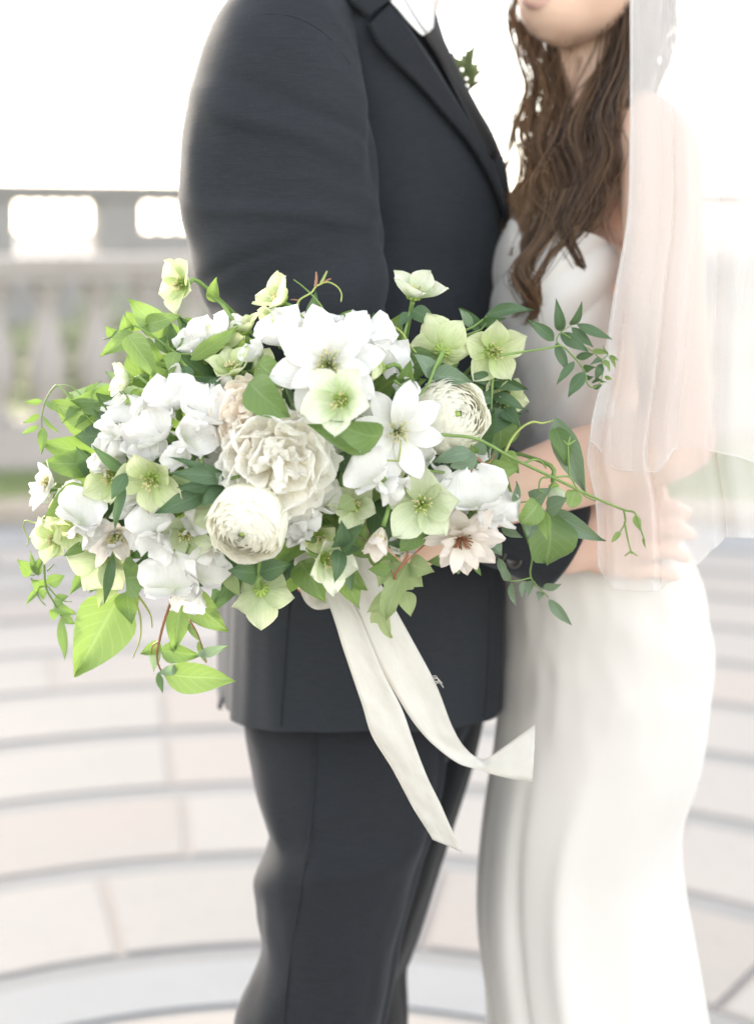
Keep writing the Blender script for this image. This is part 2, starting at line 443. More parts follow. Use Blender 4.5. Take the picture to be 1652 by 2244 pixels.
def chain(mb, pts, rad):
    for i in range(len(pts)-1): mb.add(capsule(pts[i], rad[i], pts[i+1], rad[i+1]))
def fuse(name, mb, mat, voxel=.005, smooth=6):
    """joins the overlapping volumes of one body into a single continuous skin"""
    me = mesh_data(name, mb.v, mb.f, mat); o = bpy.data.objects.new(name, me); COL.objects.link(o)
    r = o.modifiers.new('r', 'REMESH'); r.mode = 'VOXEL'; r.voxel_size = voxel; r.use_smooth_shade = True
    s = o.modifiers.new('s', 'SMOOTH'); s.factor = .5; s.iterations = smooth
    dg = bpy.context.evaluated_depsgraph_get(); ev = o.evaluated_get(dg)
    new = bpy.data.meshes.new_from_object(ev); o.modifiers.clear(); o.data = new; new.name = name
    if not new.materials: new.materials.append(mat)
    new.shade_smooth(); return o
def loft(rings, na=96, nl=120, disp=None, power=2.25, cap=True):
    """rings of (frame y, left x, right x, depth, half depth) skinned into one garment surface"""
    R = catmull(rings, nl); V, U = [], []
    for i, (y, xl, xr, Y, hb) in enumerate(R):
        c = FP((xl+xr)/2, y, Y); ha = (xr-xl)/2*Y/FPX
        for k in range(na):
            a = 2*math.pi*k/na; ca, sa = math.cos(a), math.sin(a)
            ex = math.copysign(abs(ca)**(2/power), ca); ey = math.copysign(abs(sa)**(2/power), sa)
            n = Vector((ca, sa*ha/max(hb, .01), 0)).normalized()
            d = disp(i/(nl-1), a, y, c) if disp else 0
            V.append(c+Vector((ex*ha, ey*hb, 0))+n*d); U.append((k/na, i/(nl-1)))
    Fc = [q[::-1] for q in grid_faces(nl, na, True)]
    if cap: Fc += [tuple(range(na)), tuple((nl-1)*na+k for k in range(na))[::-1]]
    return V, Fc, U
def sweep(path, na=56, nl=110, disp=None, cap0=True, cap1=False):
    """sleeve: path of (frame x, y, depth, half width in px, half depth in m)"""
    R = catmull(path, nl); C = [FP(*r[:3]) for r in R]; V, U = [], []
    for i in range(nl):
        T = (C[min(i+1, nl-1)]-C[max(i-1, 0)]).normalized()
        A = T.cross(Vector((0, 1, 0))).normalized(); B = A.cross(T).normalized()
        ra = R[i][3]*R[i][2]/FPX; rb = R[i][4]
        for k in range(na):
            a = 2*math.pi*k/na; n = A*math.cos(a)*rb+B*math.sin(a)*ra
            d = disp(i/(nl-1), a, C[i]) if disp else 0
            V.append(C[i]+A*math.cos(a)*ra+B*math.sin(a)*rb+n.normalized()*d); U.append((k/na, i/(nl-1)))
    Fc = grid_faces(nl, na, True)
    if cap0: Fc.append(tuple(range(na))[::-1])
    if cap1: Fc.append(tuple((nl-1)*na+k for k in range(na)))
    return V, Fc, U
EYE = Vector((0, 0, CAMH))
def bvh_of(V, Fc): return BVHTree.FromPolygons([tuple(v) for v in V], [tuple(f) for f in Fc])
def on(bvh, x, y, lift=.0, Yd=1.6):
    """the point of a garment that is seen at frame x, y, lifted off the cloth"""
    d = (FP(x, y, 1.0)-EYE).normalized(); h = bvh.ray_cast(EYE, d)
    if h[0] is None:
        q = bvh.find_nearest(FP(x, y, Yd)); p, n = q[0], q[1]
    else: p, n = h[0], h[1]
    if n.dot(d) > 0: n = -n
    return p+n*lift
def patch(bvh, ea, eb, nu, nv, lift, lift_b=None, Yd=1.6):
    A = catmull(ea, nu); B = catmull(eb, nu); V, U = [], []
    lb = lift if lift_b is None else lift_b
    for i in range(nu):
        for j in range(nv):
            t = j/(nv-1); x, y = A[i]*(1-t)+B[i]*t
            V.append(on(bvh, x, y, lift*(1-t)+lb*t, Yd)); U.append((i/(nu-1), t))
    for _ in range(2):                                    # ease out steps where the cloth behind jumps
        W2 = [v.copy() for v in V]
        for i in range(1, nu-1):
            for j in range(nv):
                W2[i*nv+j] = V[i*nv+j]*.5+(V[(i-1)*nv+j]+V[(i+1)*nv+j])*.25
        V = W2
    return V, grid_faces(nu, nv), U
def nz(x, y, z): return noise.noise(Vector((x, y, z)))

# ------------------------------------------------------------------ groom
def groom():
    mb = MB()
    # body: hips, chest, neck, head, arms, legs, feet; hands with five fingers each
    pel = FP(800, 1400, 1.66); che = FP(770, 420, 1.68); nek = FP(850, 20, 1.70); hd = FP(940, -310, 1.70)
    chain(mb, [pel, FP(785, 1000, 1.66), che], [.085, .10, .115])
    chain(mb, [FP(640, 130, 1.57), FP(850, 110, 1.80)], [.06, .06]); chain(mb, [FP(760, 200, 1.68), nek, FP(905, -190, 1.70)], [.10, .056, .054])
    mb.add(ellipsoid(hd, (.098, .078, .125))); mb.add(ellipsoid(hd+Vector((.03, -.01, -.05)), (.07, .058, .075)))
    mb.add(capsule(hd+Vector((.095, -.012, .0)), .012, hd+Vector((.112, -.014, -.035)), .014))
    mb.add(ellipsoid(hd+Vector((-.01, -.078, -.01)), (.02, .009, .032)))
    chain(mb, [FP(620, 120, 1.55), FP(640, 500, 1.49), FP(690, 895, 1.47), FP(960, 1050, 1.47), FP(1235, 1190, 1.475)], [.06, .052, .043, .042, .031])
    chain(mb, [FP(840, 120, 1.81), FP(930, 540, 1.88), FP(940, 890, 1.87), FP(1090, 930, 1.83)], [.055, .046, .040, .03])
    chain(mb, [FP(1090, 930, 1.83), FP(1150, 935, 1.83)], [.03, .028])
    # right hand lies on the bride's hip, fingers running on round her back
    w = FP(1235, 1190, 1.475); palm = [(1290, 1150, 1.478), (1300, 1185, 1.476), (1300, 1222, 1.478)]
    kn = [(1410, 1112, 1.468), (1420, 1160, 1.464), (1412, 1206, 1.466), (1392, 1246, 1.474)]
    mid = [(1470, 1112, 1.482), (1482, 1160, 1.480), (1470, 1208, 1.482), (1438, 1252, 1.486)]
    tip = [(1502, 1124, 1.508), (1512, 1172, 1.508), (1502, 1222, 1.508), (1478, 1262, 1.506)]
    chain(mb, [w, FP(1292, 1180, 1.480)], [.030, .030])
    for k in range(4):
        chain(mb, [FP(1290, 1160+k*16, 1.480), FP(*kn[k])], [.020, .0128])
        chain(mb, [FP(*kn[k]), FP(*mid[k]), FP(*tip[k])], [.0102-.0005*k, .0090-.0004*k, .0074-.0003*k])
    chain(mb, [FP(1285, 1150, 1.478), FP(1330, 1102, 1.466), FP(1392, 1082, 1.462), FP(1436, 1076, 1.468)], [.020, .0145, .0120, .0095])
    # left hand behind the bride
    lw = FP(1150, 935, 1.83)
    for k in range(4):
        chain(mb, [lw+Vector((0, 0, .02-.014*k)), lw+Vector((.07, -.01, .032-.021*k)), lw+Vector((.135-.008*abs(k-1.3), -.035, .032-.022*k))], [.016, .010, .008])
    chain(mb, [lw+Vector((.0, 0, .02)), lw+Vector((.04, -.01, .06)), lw+Vector((.075, -.02, .075))], [.016, .011, .009])
    for (hx, hy, kx, ky, fx, Y) in ((755, 1560, 705, 2080, 650, 1.60), (860, 1560, 780, 2080, 750, 1.74)):
        hip, knee = FP(hx, hy, Y), FP(kx, ky, Y); ank = Vector((FP(fx, 3000, Y).x, Y, .09))
        chain(mb, [hip, knee, ank], [.066, .050, .036]); chain(mb, [ank+Vector((-.03, 0, -.05)), ank+Vector((.15, -.02, -.055))], [.035, .03])
    body = fuse('person', mb, M_skin2, .0038, 4)
    tag(body, 'groom in charcoal suit seen side on behind the bouquet, arm round the bride', 'person')
    # jacket
    rings = [(-70, 800, 930, 1.71, .060), (-20, 690, 945, 1.70, .105), (5, 600, 950, 1.68, .150), (45, 535, 958, 1.67, .185), (110, 500, 978, 1.665, .190), (200, 478, 1020, 1.66, .175), (300, 460, 1083, 1.655, .160),
             (380, 448, 1110, 1.65, .150), (480, 440, 1112, 1.65, .145), (560, 442, 1098, 1.65, .142), (640, 452, 1090, 1.65, .140), (760, 470, 1086, 1.65, .138),
             (900, 486, 1090, 1.65, .138), (1100, 496, 1100, 1.65, .142), (1250, 502, 1104, 1.65, .146), (1340, 500, 1102, 1.65, .15), (1440, 498, 1096, 1.65, .152), (1502, 498, 1092, 1.65, .152)]
    def jd(t, a, y, c):
        low = min(1, max(0, (y-1150)/300))
        d = .0035*nz(math.cos(a)*2.2, math.sin(a)*2.2, y*.004)+.003*nz(math.cos(a)*5, math.sin(a)*5+9, y*.0022)
        d += low*.006*nz(math.cos(a)*3.2+3, math.sin(a)*3.2, y*.0006)
        d += .004*math.exp(-((y-470-120*math.cos(a))/70)**2)*nz(a*2, y*.01, 2)
        return d
    V, Fc, U = loft(rings, 110, 150, jd, 2.3, cap=False)
    # the hem dips in front and lifts at the back seam
    for v in V:
        if v.z < .92:
            k = (v.x-FP(800, 1500, 1.65).x)/.16; k2 = max(-1.3, min(1.3, k))
            v.z -= min(1, (.92-v.z)/.15)*(.020*k2*k2)
    jak = obj('jacket', V, Fc, M_suit, body, U)
    bt = bvh_of(V, Fc)
    def sd(t, a, c):
        env = math.sin(math.pi*min(1, t*1.05))**.6 if t < .95 else .25
        d = .0060*nz(math.cos(a)*1.3+t*2.0, math.sin(a)*1.3, t*5.0)+.0014*nz(math.cos(a)*3+7, math.sin(a)*3+t*5, t*14)
        # long diagonal drag folds from the front of the armhole to the back of the elbow
        d += .0034*math.sin(20*t+2.6*a+1.5*nz(a, t*4, 1))*math.exp(-((t-.33)/.16)**2)*max(0, math.cos(a+.3))
        d += .005*math.sin(40*t+1.6*a)*math.exp(-((t-.58)/.08)**2)
        d += .0014*math.sin(24*t-2*a+2*nz(a, t*5, 3))*math.exp(-((t-.16)/.12)**2)
        for t0, m, wd, am in ((.17, .020, .012, .0030), (.235, .034, .013, .0042), (.30, .042, .012, -.0034), (.345, .050, .014, .0046), (.41, .046, .012, .0034), (.47, .030, .011, .0036), (.52, -.02, .010, -.0032)):
            d += 1.25*max(.12, -math.sin(a))*am*math.exp(-((t-t0-m*(a-4.712)-.008*nz(a*1.5, t0*30, 4))/wd)**2)*(.55+.45*math.cos(a*1.3+t0*40))*(1 if a > 2.6 else 0)
        return d*env
    path = [(760, 30, 1.585, 40, .030), (700, 38, 1.555, 112, .055), (648, 78, 1.515, 150, .075), (622, 140, 1.495, 172, .084), (612, 230, 1.485, 194, .086), (610, 330, 1.48, 206, .085), (614, 430, 1.475, 208, .083),
            (628, 530, 1.47, 202, .081), (645, 630, 1.465, 192, .079), (662, 740, 1.46, 186, .077), (700, 860, 1.455, 176, .074), (800, 960, 1.455, 160, .068), (960, 1045, 1.46, 138, .060), (1110, 1122, 1.468, 118, .052), (1236, 1190, 1.474, 104, .046)]
    SV, SF, SU = sweep(path, 72, 190, sd)
    slv = obj('sleeve', SV, SF, M_suit, jak, SU, solid=.004)
    bs = bvh_of(SV, SF)
    fp = [(800, 30, 1.78, 50, .04), (835, 80, 1.80, 105, .065), (845, 140, 1.82, 120, .075), (872, 260, 1.85, 128, .078), (905, 400, 1.875, 128, .075), (930, 560, 1.885, 124, .07), (940, 740, 1.885, 116, .066), (955, 880, 1.875, 104, .06), (1020, 920, 1.855, 88, .05), (1110, 932, 1.835, 82, .044)]
    objt('sleeve', sweep(fp, 56, 110, sd), M_suit, jak, solid=.004)
    # armhole seam: a narrow raised welt
    seam = [on(bs, *p, .0014) for p in ((548, 40), (600, 32), (660, 45), (712, 78), (752, 125), (764, 145))]
    objt('armhole_seam', tube(seam, .0011, 6, 40), M_lapel, jak)
    for (x, y) in ((1126, 1226), (1092, 1212), (1058, 1198)):
        c = on(bs, x, y, .0015); q = (EYE-c).normalized().to_track_quat('Z', 'Y'); b = MB()
        for k, (r, z) in enumerate(((.0001, .0), (.0045, .0), (.0052, .0008), (.0068, .003), (.0076, .002), (.0076, -.002))):
            pass
        prof = [(.0001, .0005), (.0045, .0005), (.0055, .0018), (.0070, .0020), (.0078, .0008), (.0078, -.0015)]
        lv = [c+q@Vector((r*math.cos(2*math.pi*s/18), r*math.sin(2*math.pi*s/18), z)) for r, z in prof for s in range(18)]
        obj('cuff_button', lv, [f[::-1] for f in grid_faces(len(prof), 18, True)], M_button, jak)
    objt('side_seam', tube([on(bt, x, y, .0006) for x, y in ((640, 1240), (632, 1350), (624, 1460), (618, 1540), (616, 1592))], .0009, 5, 30), M_lapel, jak)
    objt('front_seam', tube([on(bt, x, y, .0006) for x, y in ((1072, 1290), (1070, 1400), (1066, 1500), (1060, 1570))], .0008, 5, 30), M_lapel, jak)
    # near lapel, collar, shirt, tie, far lapel edge
    out = [(800, 58), (822, 98), (868, 148), (935, 222), (1000, 300), (1048, 372), (1078, 440), (1098, 525)]
    inn = [(850, 12), (884, 60), (928, 130), (974, 205), (1020, 280), (1056, 340), (1083, 405), (1103, 520)]
    objt('lapel', patch(bt, out, inn, 44, 9, .0105, .006), M_lapel, jak, solid=.0035)
    objt('collar', patch(bt, [(690, -70), (716, -34), (748, -2), (772, 22), (797, 44)], [(790, -80), (805, -50), (820, -28), (836, -6), (848, 10)], 20, 7, .012, .010), M_lapel, jak, solid=.0035)
    objt('front_edge', patch(bt, [(968, 98), (1005, 178), (1044, 250), (1080, 318), (1101, 378), (1107, 440), (1106, 520)], [(948, 120), (984, 200), (1024, 275), (1060, 340), (1086, 400), (1095, 450), (1098, 520)], 30, 5, .004, .004), M_suit, jak, solid=.003)
    sh = objt('shirt', patch(bt, [(800, -60), (830, -8), (868, 40), (908, 84)], [(960, -60), (944, -8), (934, 30), (922, 76)], 24, 10, .010, .010), M_shirt, body, solid=.002)
    objt('shirt_collar', patch(bt, [(838, -58), (858, -8), (884, 34), (911, 80)], [(905, -60), (915, -20), (921, 20), (917, 73)], 16, 5, .014, .016), M_shirt, sh, solid=.0015)
    ti = objt('tie', patch(bt, [(918, 40), (914, 80), (946, 132), (984, 206), (1022, 280), (1066, 352)], [(934, 30), (948, 66), (972, 118), (1004, 184), (1040, 255), (1078, 336)], 32, 7, .0075, .0055), M_tie, body, solid=.003)
    # back vent flap that catches the sun
    fl, fu = [], []
    for i in range(26):
        t = i/25; y = 1180+375*t
        for j in range(9):
            s = j/8; x = 470+10*math.sin(t*3)*.3+40*s; Y = 1.74-.08*s
            p = FP(x+8*math.sin(s*4+t*2)+(6 if t > .9 and j == 0 else 0), y-(40*s if t > .97 else 0)*.6, Y); fl.append(p); fu.append((t, s))
    obj('vent_flap', fl, grid_faces(26, 9), M_suit, jak, fu, solid=.004)
    # trousers
    near = [(1470, 545, 940, 1.615, .070), (1560, 536, 962, 1.605, .080), (1640, 545, 966, 1.595, .088), (1720, 560, 958, 1.585, .091), (1790, 580, 945, 1.578, .091), (1830, 590, 934, 1.57, .090), (1880, 582, 916, 1.57, .088), (1930, 570, 902, 1.57, .086),
            (1990, 566, 886, 1.57, .084), (2050, 577, 870, 1.57, .082), (2090, 570, 862, 1.57, .081), (2150, 546, 852, 1.57, .08), (2250, 512, 834, 1.57, .078), (2500, 500, 790, 1.57, .074), (2800, 520, 770, 1.57, .07), (3110, 540, 770, 1.57, .066)]
    far = [(1450, 640, 1062, 1.74, .100), (1560, 660, 1050, 1.74, .098), (1640, 680, 1034, 1.74, .095), (1720, 690, 1012, 1.74, .092), (1800, 690, 988, 1.74, .09), (1880, 685, 962, 1.74, .086), (1950, 680, 940, 1.74, .083),
           (2030, 672, 914, 1.74, .08), (2090, 668, 890, 1.74, .078), (2130, 664, 878, 1.74, .077), (2250, 650, 884, 1.74, .076), (2450, 640, 870, 1.74, .073), (2700, 640, 850, 1.74, .07), (2890, 640, 850, 1.74, .066)]
    def td(seed):
        def f(t, a, y, c):
            d = .003*nz(math.cos(a)*2, math.sin(a)*2+seed, y*.005)+.0012*nz(math.cos(a)*4, math.sin(a)*4+seed, y*.010)
            # folds at the back of the knee and a pressed crease in front
            d += .0015*math.sin(y*.040+2.0*math.sin(a)+seed)*math.exp(-((y-1960)/190)**2)*max(0, -math.cos(a)-.1)
            d += .006*math.exp(-((y-1930-90*math.sin(a*1.0))/48)**2)*max(0, math.cos(a-math.pi*1.12))
            d += .006*math.exp(-(((a % (2*math.pi))-math.pi*2*.985)/.10)**2)
            return d
        return f
    V1, F1, U1 = loft(near, 90, 130, td(2), 2.15, False)
    V2, F2, U2 = loft(far, 90, 130, td(7), 2.15, False)
    tr = obj('trousers', V1, F1, M_trou, body, U1); obj('trouser_leg', V2, F2, M_trou, tr, U2)
    V3, F3, U3 = loft([(1330, 545, 1050, 1.66, .135), (1430, 545, 1046, 1.66, .130), (1540, 552, 1030, 1.66, .118), (1620, 580, 1000, 1.66, .095), (1690, 640, 940, 1.66, .055), (1730, 720, 860, 1.66, .015)], 80, 50, td(4), 2.2)
    obj('trouser_seat', V3, F3, M_trou, tr, U3)
    bl = bvh_of(V1, F1)
    objt('side_seam', tube([on(bl, x, y, .0008) for x, y in ((692, 1600), (690, 1700), (682, 1800), (668, 1900), (652, 2000), (634, 2120), (620, 2250))], .0010, 5, 40), M_lapel, tr)
    # short hair (above the frame)
    hv, hf = ellipsoid(hd+Vector((-.018, 0, .03)), (.106, .088, .118), seg=28, rings=16)
    hv = [v+(v-hd)*.06*nz(v.x*40, v.y*40, v.z*40) for v in hv]
    obj('hair', hv, hf, M_hairg, body)
    return body
GROOM = groom()

# ------------------------------------------------------------------ boutonniere on the far lapel
M_bgreen = plantmat('boutonniere_leaf', (.15, .21, .08), (.24, .30, .12), (.27, .32, .18), .4)
M_btwig = plain('boutonniere_stem', (.20, .14, .13), .7, 60)
def blade_pts(b, t, w, n=6):
    L = t-b; q = Vector((0, -1, .2)); q = (q-L*q.dot(L)/L.length_squared).normalized(); S = q.cross(L).normalized(); V, U = [], []
    for i in range(n):
        u = i/(n-1); hw = w*math.sin(math.pi*(u**.8))**.8+.0003
        for j in range(3): V.append(b+L*u+S*hw*(j-1)+q*(.003*math.sin(u*3)+(.25*hw if j != 1 else 0))); U.append((u, j/2))
    return V, grid_faces(n, 3), U
bout = empty('boutonniere', FP(1012, 170, 1.67)); tag(bout, 'small green sprig boutonniere pinned on the far lapel of the suit', 'boutonniere')
bm = MB()
for x0, y0, x1, y1 in ((1015, 185, 1060, 148), (1012, 190, 1022, 110), (1008, 180, 990, 115), (1020, 200, 1068, 160)): bm.add(tube([FP(x0, y0, 1.64), FP((x0+x1)/2+3, (y0+y1)/2, 1.63), FP(x1, y1, 1.625)], [.0026, .0018], 6, 6))
bm.build('stem', M_btwig, bout)
for x0, y0, x1, y1, w in ((1010, 160, 996, 108, .007), (1012, 150, 1022, 90, .007), (1005, 135, 1026, 92, .006), (1000, 150, 978, 118, .007), (1015, 165, 1034, 128, .007), (1008, 170, 1018, 130, .009), (1002, 178, 985, 140, .008), (1020, 150, 1008, 104, .006), (1014, 190, 1030, 140, .008)):
    objt('leaf', blade_pts(FP(x0+12, y0, 1.635), FP(x1+(x1-x0)*.15+16, y1+6, 1.62), w*.55), M_bgreen, bout)

# ------------------------------------------------------------------ bride
def bride():
    mb = MB()
    hd = FP(1300, -165, 1.62)
    tilt = Quaternion((0, 1, 0), math.radians(-10))
    mb.add(ellipsoid(hd+Vector((.015, .02, .03)), (.085, .095, .105)))
    mb.add(ellipsoid(FP(1255, -60, 1.585), (.064, .062, .075), tilt))                       # face
    mb.add(ellipsoid(FP(1232, 10, 1.577), (.047, .048, .042), tilt)); mb.add(ellipsoid(FP(1212, 56, 1.572), (.024, .024, .020)))   # jaw, chin
    mb.add(capsule(FP(1300, 40, 1.60), .030, FP(1355, -70, 1.63), .034)); mb.add(capsule(FP(1228, 66, 1.578), .020, FP(1300, 36, 1.595), .026))
    mb.add(capsule(FP(1172, -110, 1.545), .007, FP(1150, -60, 1.528), .011)); mb.add(ellipsoid(FP(1180, -2, 1.542), (.020, .012, .009)))
    chain(mb, [FP(1318, -40, 1.635), FP(1312, 120, 1.635), FP(1322, 275, 1.64)], [.052, .049, .056])
    # chest, shoulders
    mb.add(ellipsoid(FP(1305, 470, 1.645), (.078, .090, .150))); mb.add(ellipsoid(FP(1215, 620, 1.60), (.062, .055, .07))); mb.add(ellipsoid(FP(1300, 640, 1.565), (.058, .055, .07)))
    chain(mb, [FP(1310, 280, 1.65), FP(1400, 300, 1.575), FP(1446, 335, 1.535)], [.060, .050, .043])
    chain(mb, [FP(1310, 280, 1.65), FP(1270, 300, 1.72), FP(1250, 345, 1.77)], [.060, .044, .038])
    chain(mb, [FP(1230, 262, 1.60), FP(1330, 285, 1.565), FP(1420, 285, 1.545)], [.014, .011, .014])
    chain(mb, [FP(1255, 560, 1.645), FP(1225, 850, 1.64), FP(1320, 1250, 1.66)], [.100, .088, .09])
    # her left arm: down under the veil, then across to the bouquet
    chain(mb, [FP(1446, 335, 1.535), FP(1452, 520, 1.500), FP(1466, 720, 1.470), FP(1486, 955, 1.440)], [.043, .041, .037, .034])
    chain(mb, [FP(1486, 960, 1.440), FP(1400, 992, 1.432), FP(1280, 1022, 1.424), FP(1150, 1066, 1.412), FP(1010, 1118, 1.395)], [.036, .039, .0375, .032, .024])
    # hand round the stems: fingers come round the far side and point right on the near side
    wr = FP(1010, 1118, 1.395); chain(mb, [wr, FP(930, 1150, 1.40)], [.024, .030]); mb.add(ellipsoid(FP(900, 1166, 1.400), (.040, .018, .036)))
    fz = [(1120, .0105), (1160, .0105), (1198, .0100), (1232, .0088)]
    for k, (yy, r) in enumerate(fz):
        sh = (0, 8, 14, 2)[k]
        chain(mb, [FP(900, yy, 1.412), FP(822, yy-2, 1.428), FP(770-sh*.5, yy, 1.410), FP(768-sh*.4, yy, 1.380), FP(812+sh, yy-4, 1.357), FP(850+sh*1.6, yy-6, 1.356)], [r*1.3, r*1.08, r, r*.98, r*.92, r*.72])
    chain(mb, [FP(930, 1140, 1.392), FP(915, 1100, 1.372), FP(870, 1090, 1.354), FP(835, 1096, 1.350)], [.018, .014, .011, .0085])
    # her right arm goes behind the groom
    chain(mb, [FP(1250, 345, 1.77), FP(1195, 600, 1.83), FP(1060, 850, 1.85)], [.038, .033, .032]); chain(mb, [FP(1060, 850, 1.83), FP(900, 760, 1.86), FP(760, 700, 1.86)], [.033, .03, .024])
    for k in range(5): chain(mb, [FP(770, 700, 1.86), FP(690-8*abs(k-2), 670+18*k, 1.858), FP(640-10*abs(k-2), 665+22*k, 1.852)], [.02, .009, .007])
    for sx in (1275, 1370):
        hip, knee = FP(sx, 1420, 1.66), FP(sx-30, 2080, 1.64); ank = Vector((knee.x+.03, 1.66, .10))
        chain(mb, [hip, knee, ank], [.068, .045, .034]); chain(mb, [ank+Vector((0, 0, -.05)), ank+Vector((-.12, -.03, -.06))], [.03, .024])
    body = fuse('person', mb, M_skin, .0045, 7)
    tag(body, 'bride in a strapless white dress and veil standing at the right, holding the bouquet', 'person')
    bb = bvh_of([v.co for v in body.data.vertices], [p.vertices for p in body.data.polygons])
    objt('lip', patch(bb, [(1138, -6), (1155, 2), (1180, 4), (1210, -8)], [(1138, -2), (1156, 16), (1182, 18), (1210, -4)], 14, 6, .0022, .0012, 1.55), M_lip, body)
    objt('lip', patch(bb, [(1138, -8), (1155, -20), (1180, -18), (1210, -10)], [(1138, -5), (1156, -2), (1182, -2), (1210, -7)], 14, 6, .0012, .0022, 1.55), M_lip, body)
    # skirt
    rings = [(1000, 1122, 1345, 1.625, .120), (1060, 1116, 1390, 1.628, .126), (1120, 1110, 1445, 1.63, .134), (1200, 1104, 1502, 1.635, .142), (1290, 1100, 1536, 1.64, .148), (1400, 1098, 1550, 1.645, .152), (1500, 1095, 1550, 1.645, .152), (1640, 1082, 1532, 1.64, .146), (1760, 1064, 1494, 1.635, .138),
             (1850, 1053, 1488, 1.635, .134), (1950, 1046, 1500, 1.635, .134), (2050, 1049, 1518, 1.635, .138), (2244, 1068, 1550, 1.635, .148), (2500, 1040, 1600, 1.635, .17), (2800, 990, 1660, 1.635, .21), (3060, 930, 1720, 1.635, .26)]
    def dd(t, a, y, c):
        low = min(1, max(0, (y-1500)/500)); d = .003*nz(math.cos(a)*2, math.sin(a)*2, y*.003)
        d += low*.0035*math.sin(9*a+.6*math.sin(y*.002))*(.6+.4*nz(a*2, 0, 5)) if abs(math.cos(a)) < .97 else 0
        d -= low*.008*math.exp(-(((a-(math.pi*1.215+.10*low)) )/.07)**2)      # deep fold near the left edge
        d += low*.010*math.exp(-(((a-(math.pi*1.40)))/.11)**2)
        d += .0025*math.exp(-((y-1300-120*math.cos(a))/40)**2)+.0030*nz(math.cos(a)*6, math.sin(a)*6, y*.012)*math.exp(-((y-1350)/250)**2)
        return d
    V, Fc, U = loft(rings, 150, 120, dd, 2.05, False)
    dr = obj('dress', V, Fc, M_dress, body, U)
    # bodice: strapless, soft sweetheart edge, draped with diagonal pleats
    br = [(505, 1100, 1350, 1.618, .118), (560, 1090, 1350, 1.612, .124), (620, 1080, 1346, 1.610, .128), (700, 1080, 1338, 1.612, .124), (800, 1092, 1330, 1.617, .118), (900, 1110, 1328, 1.622, .116), (1000, 1124, 1343, 1.625, .117)]
    R = catmull(br, 90); na = 130; BV, BU = [], []
    for i, (y, xl, xr, Y, hb) in enumerate(R):
        t = i/89; c = FP((xl+xr)/2, y, Y); ha = (xr-xl)/2*Y/FPX
        for k in range(na):
            a = 2*math.pi*k/na; ca, sa = math.cos(a), math.sin(a)
            edge = .034*math.exp(-(((a-math.pi*1.36))/.16)**2)*0+.030*max(0, ca)**1.5+.012*math.exp(-((a-math.pi*1.30)/.2)**2)-.012*math.exp(-((a-math.pi*1.18)/.22)**2)
            dz = -edge*(1-t)**3
            pl = .0060*abs(math.sin((y*.026+3.2*(1+ca)+.7*math.sin(a*1.5)))) * (1-.3*t)+.002*nz(ca*3, sa*3, y*.01)
            n = Vector((ca, sa, 0)); q = 2.2
            ex = math.copysign(abs(ca)**(2/q), ca); ey = math.copysign(abs(sa)**(2/q), sa)
            BV.append(c+Vector((ex*ha, ey*hb, dz))+n*pl); BU.append((k/na, t))
    obj('bodice', BV, [f[::-1] for f in grid_faces(90, na, True)], M_dress, dr, BU, solid=.003)
    return body, hd
BRIDE, BHEAD = bride()

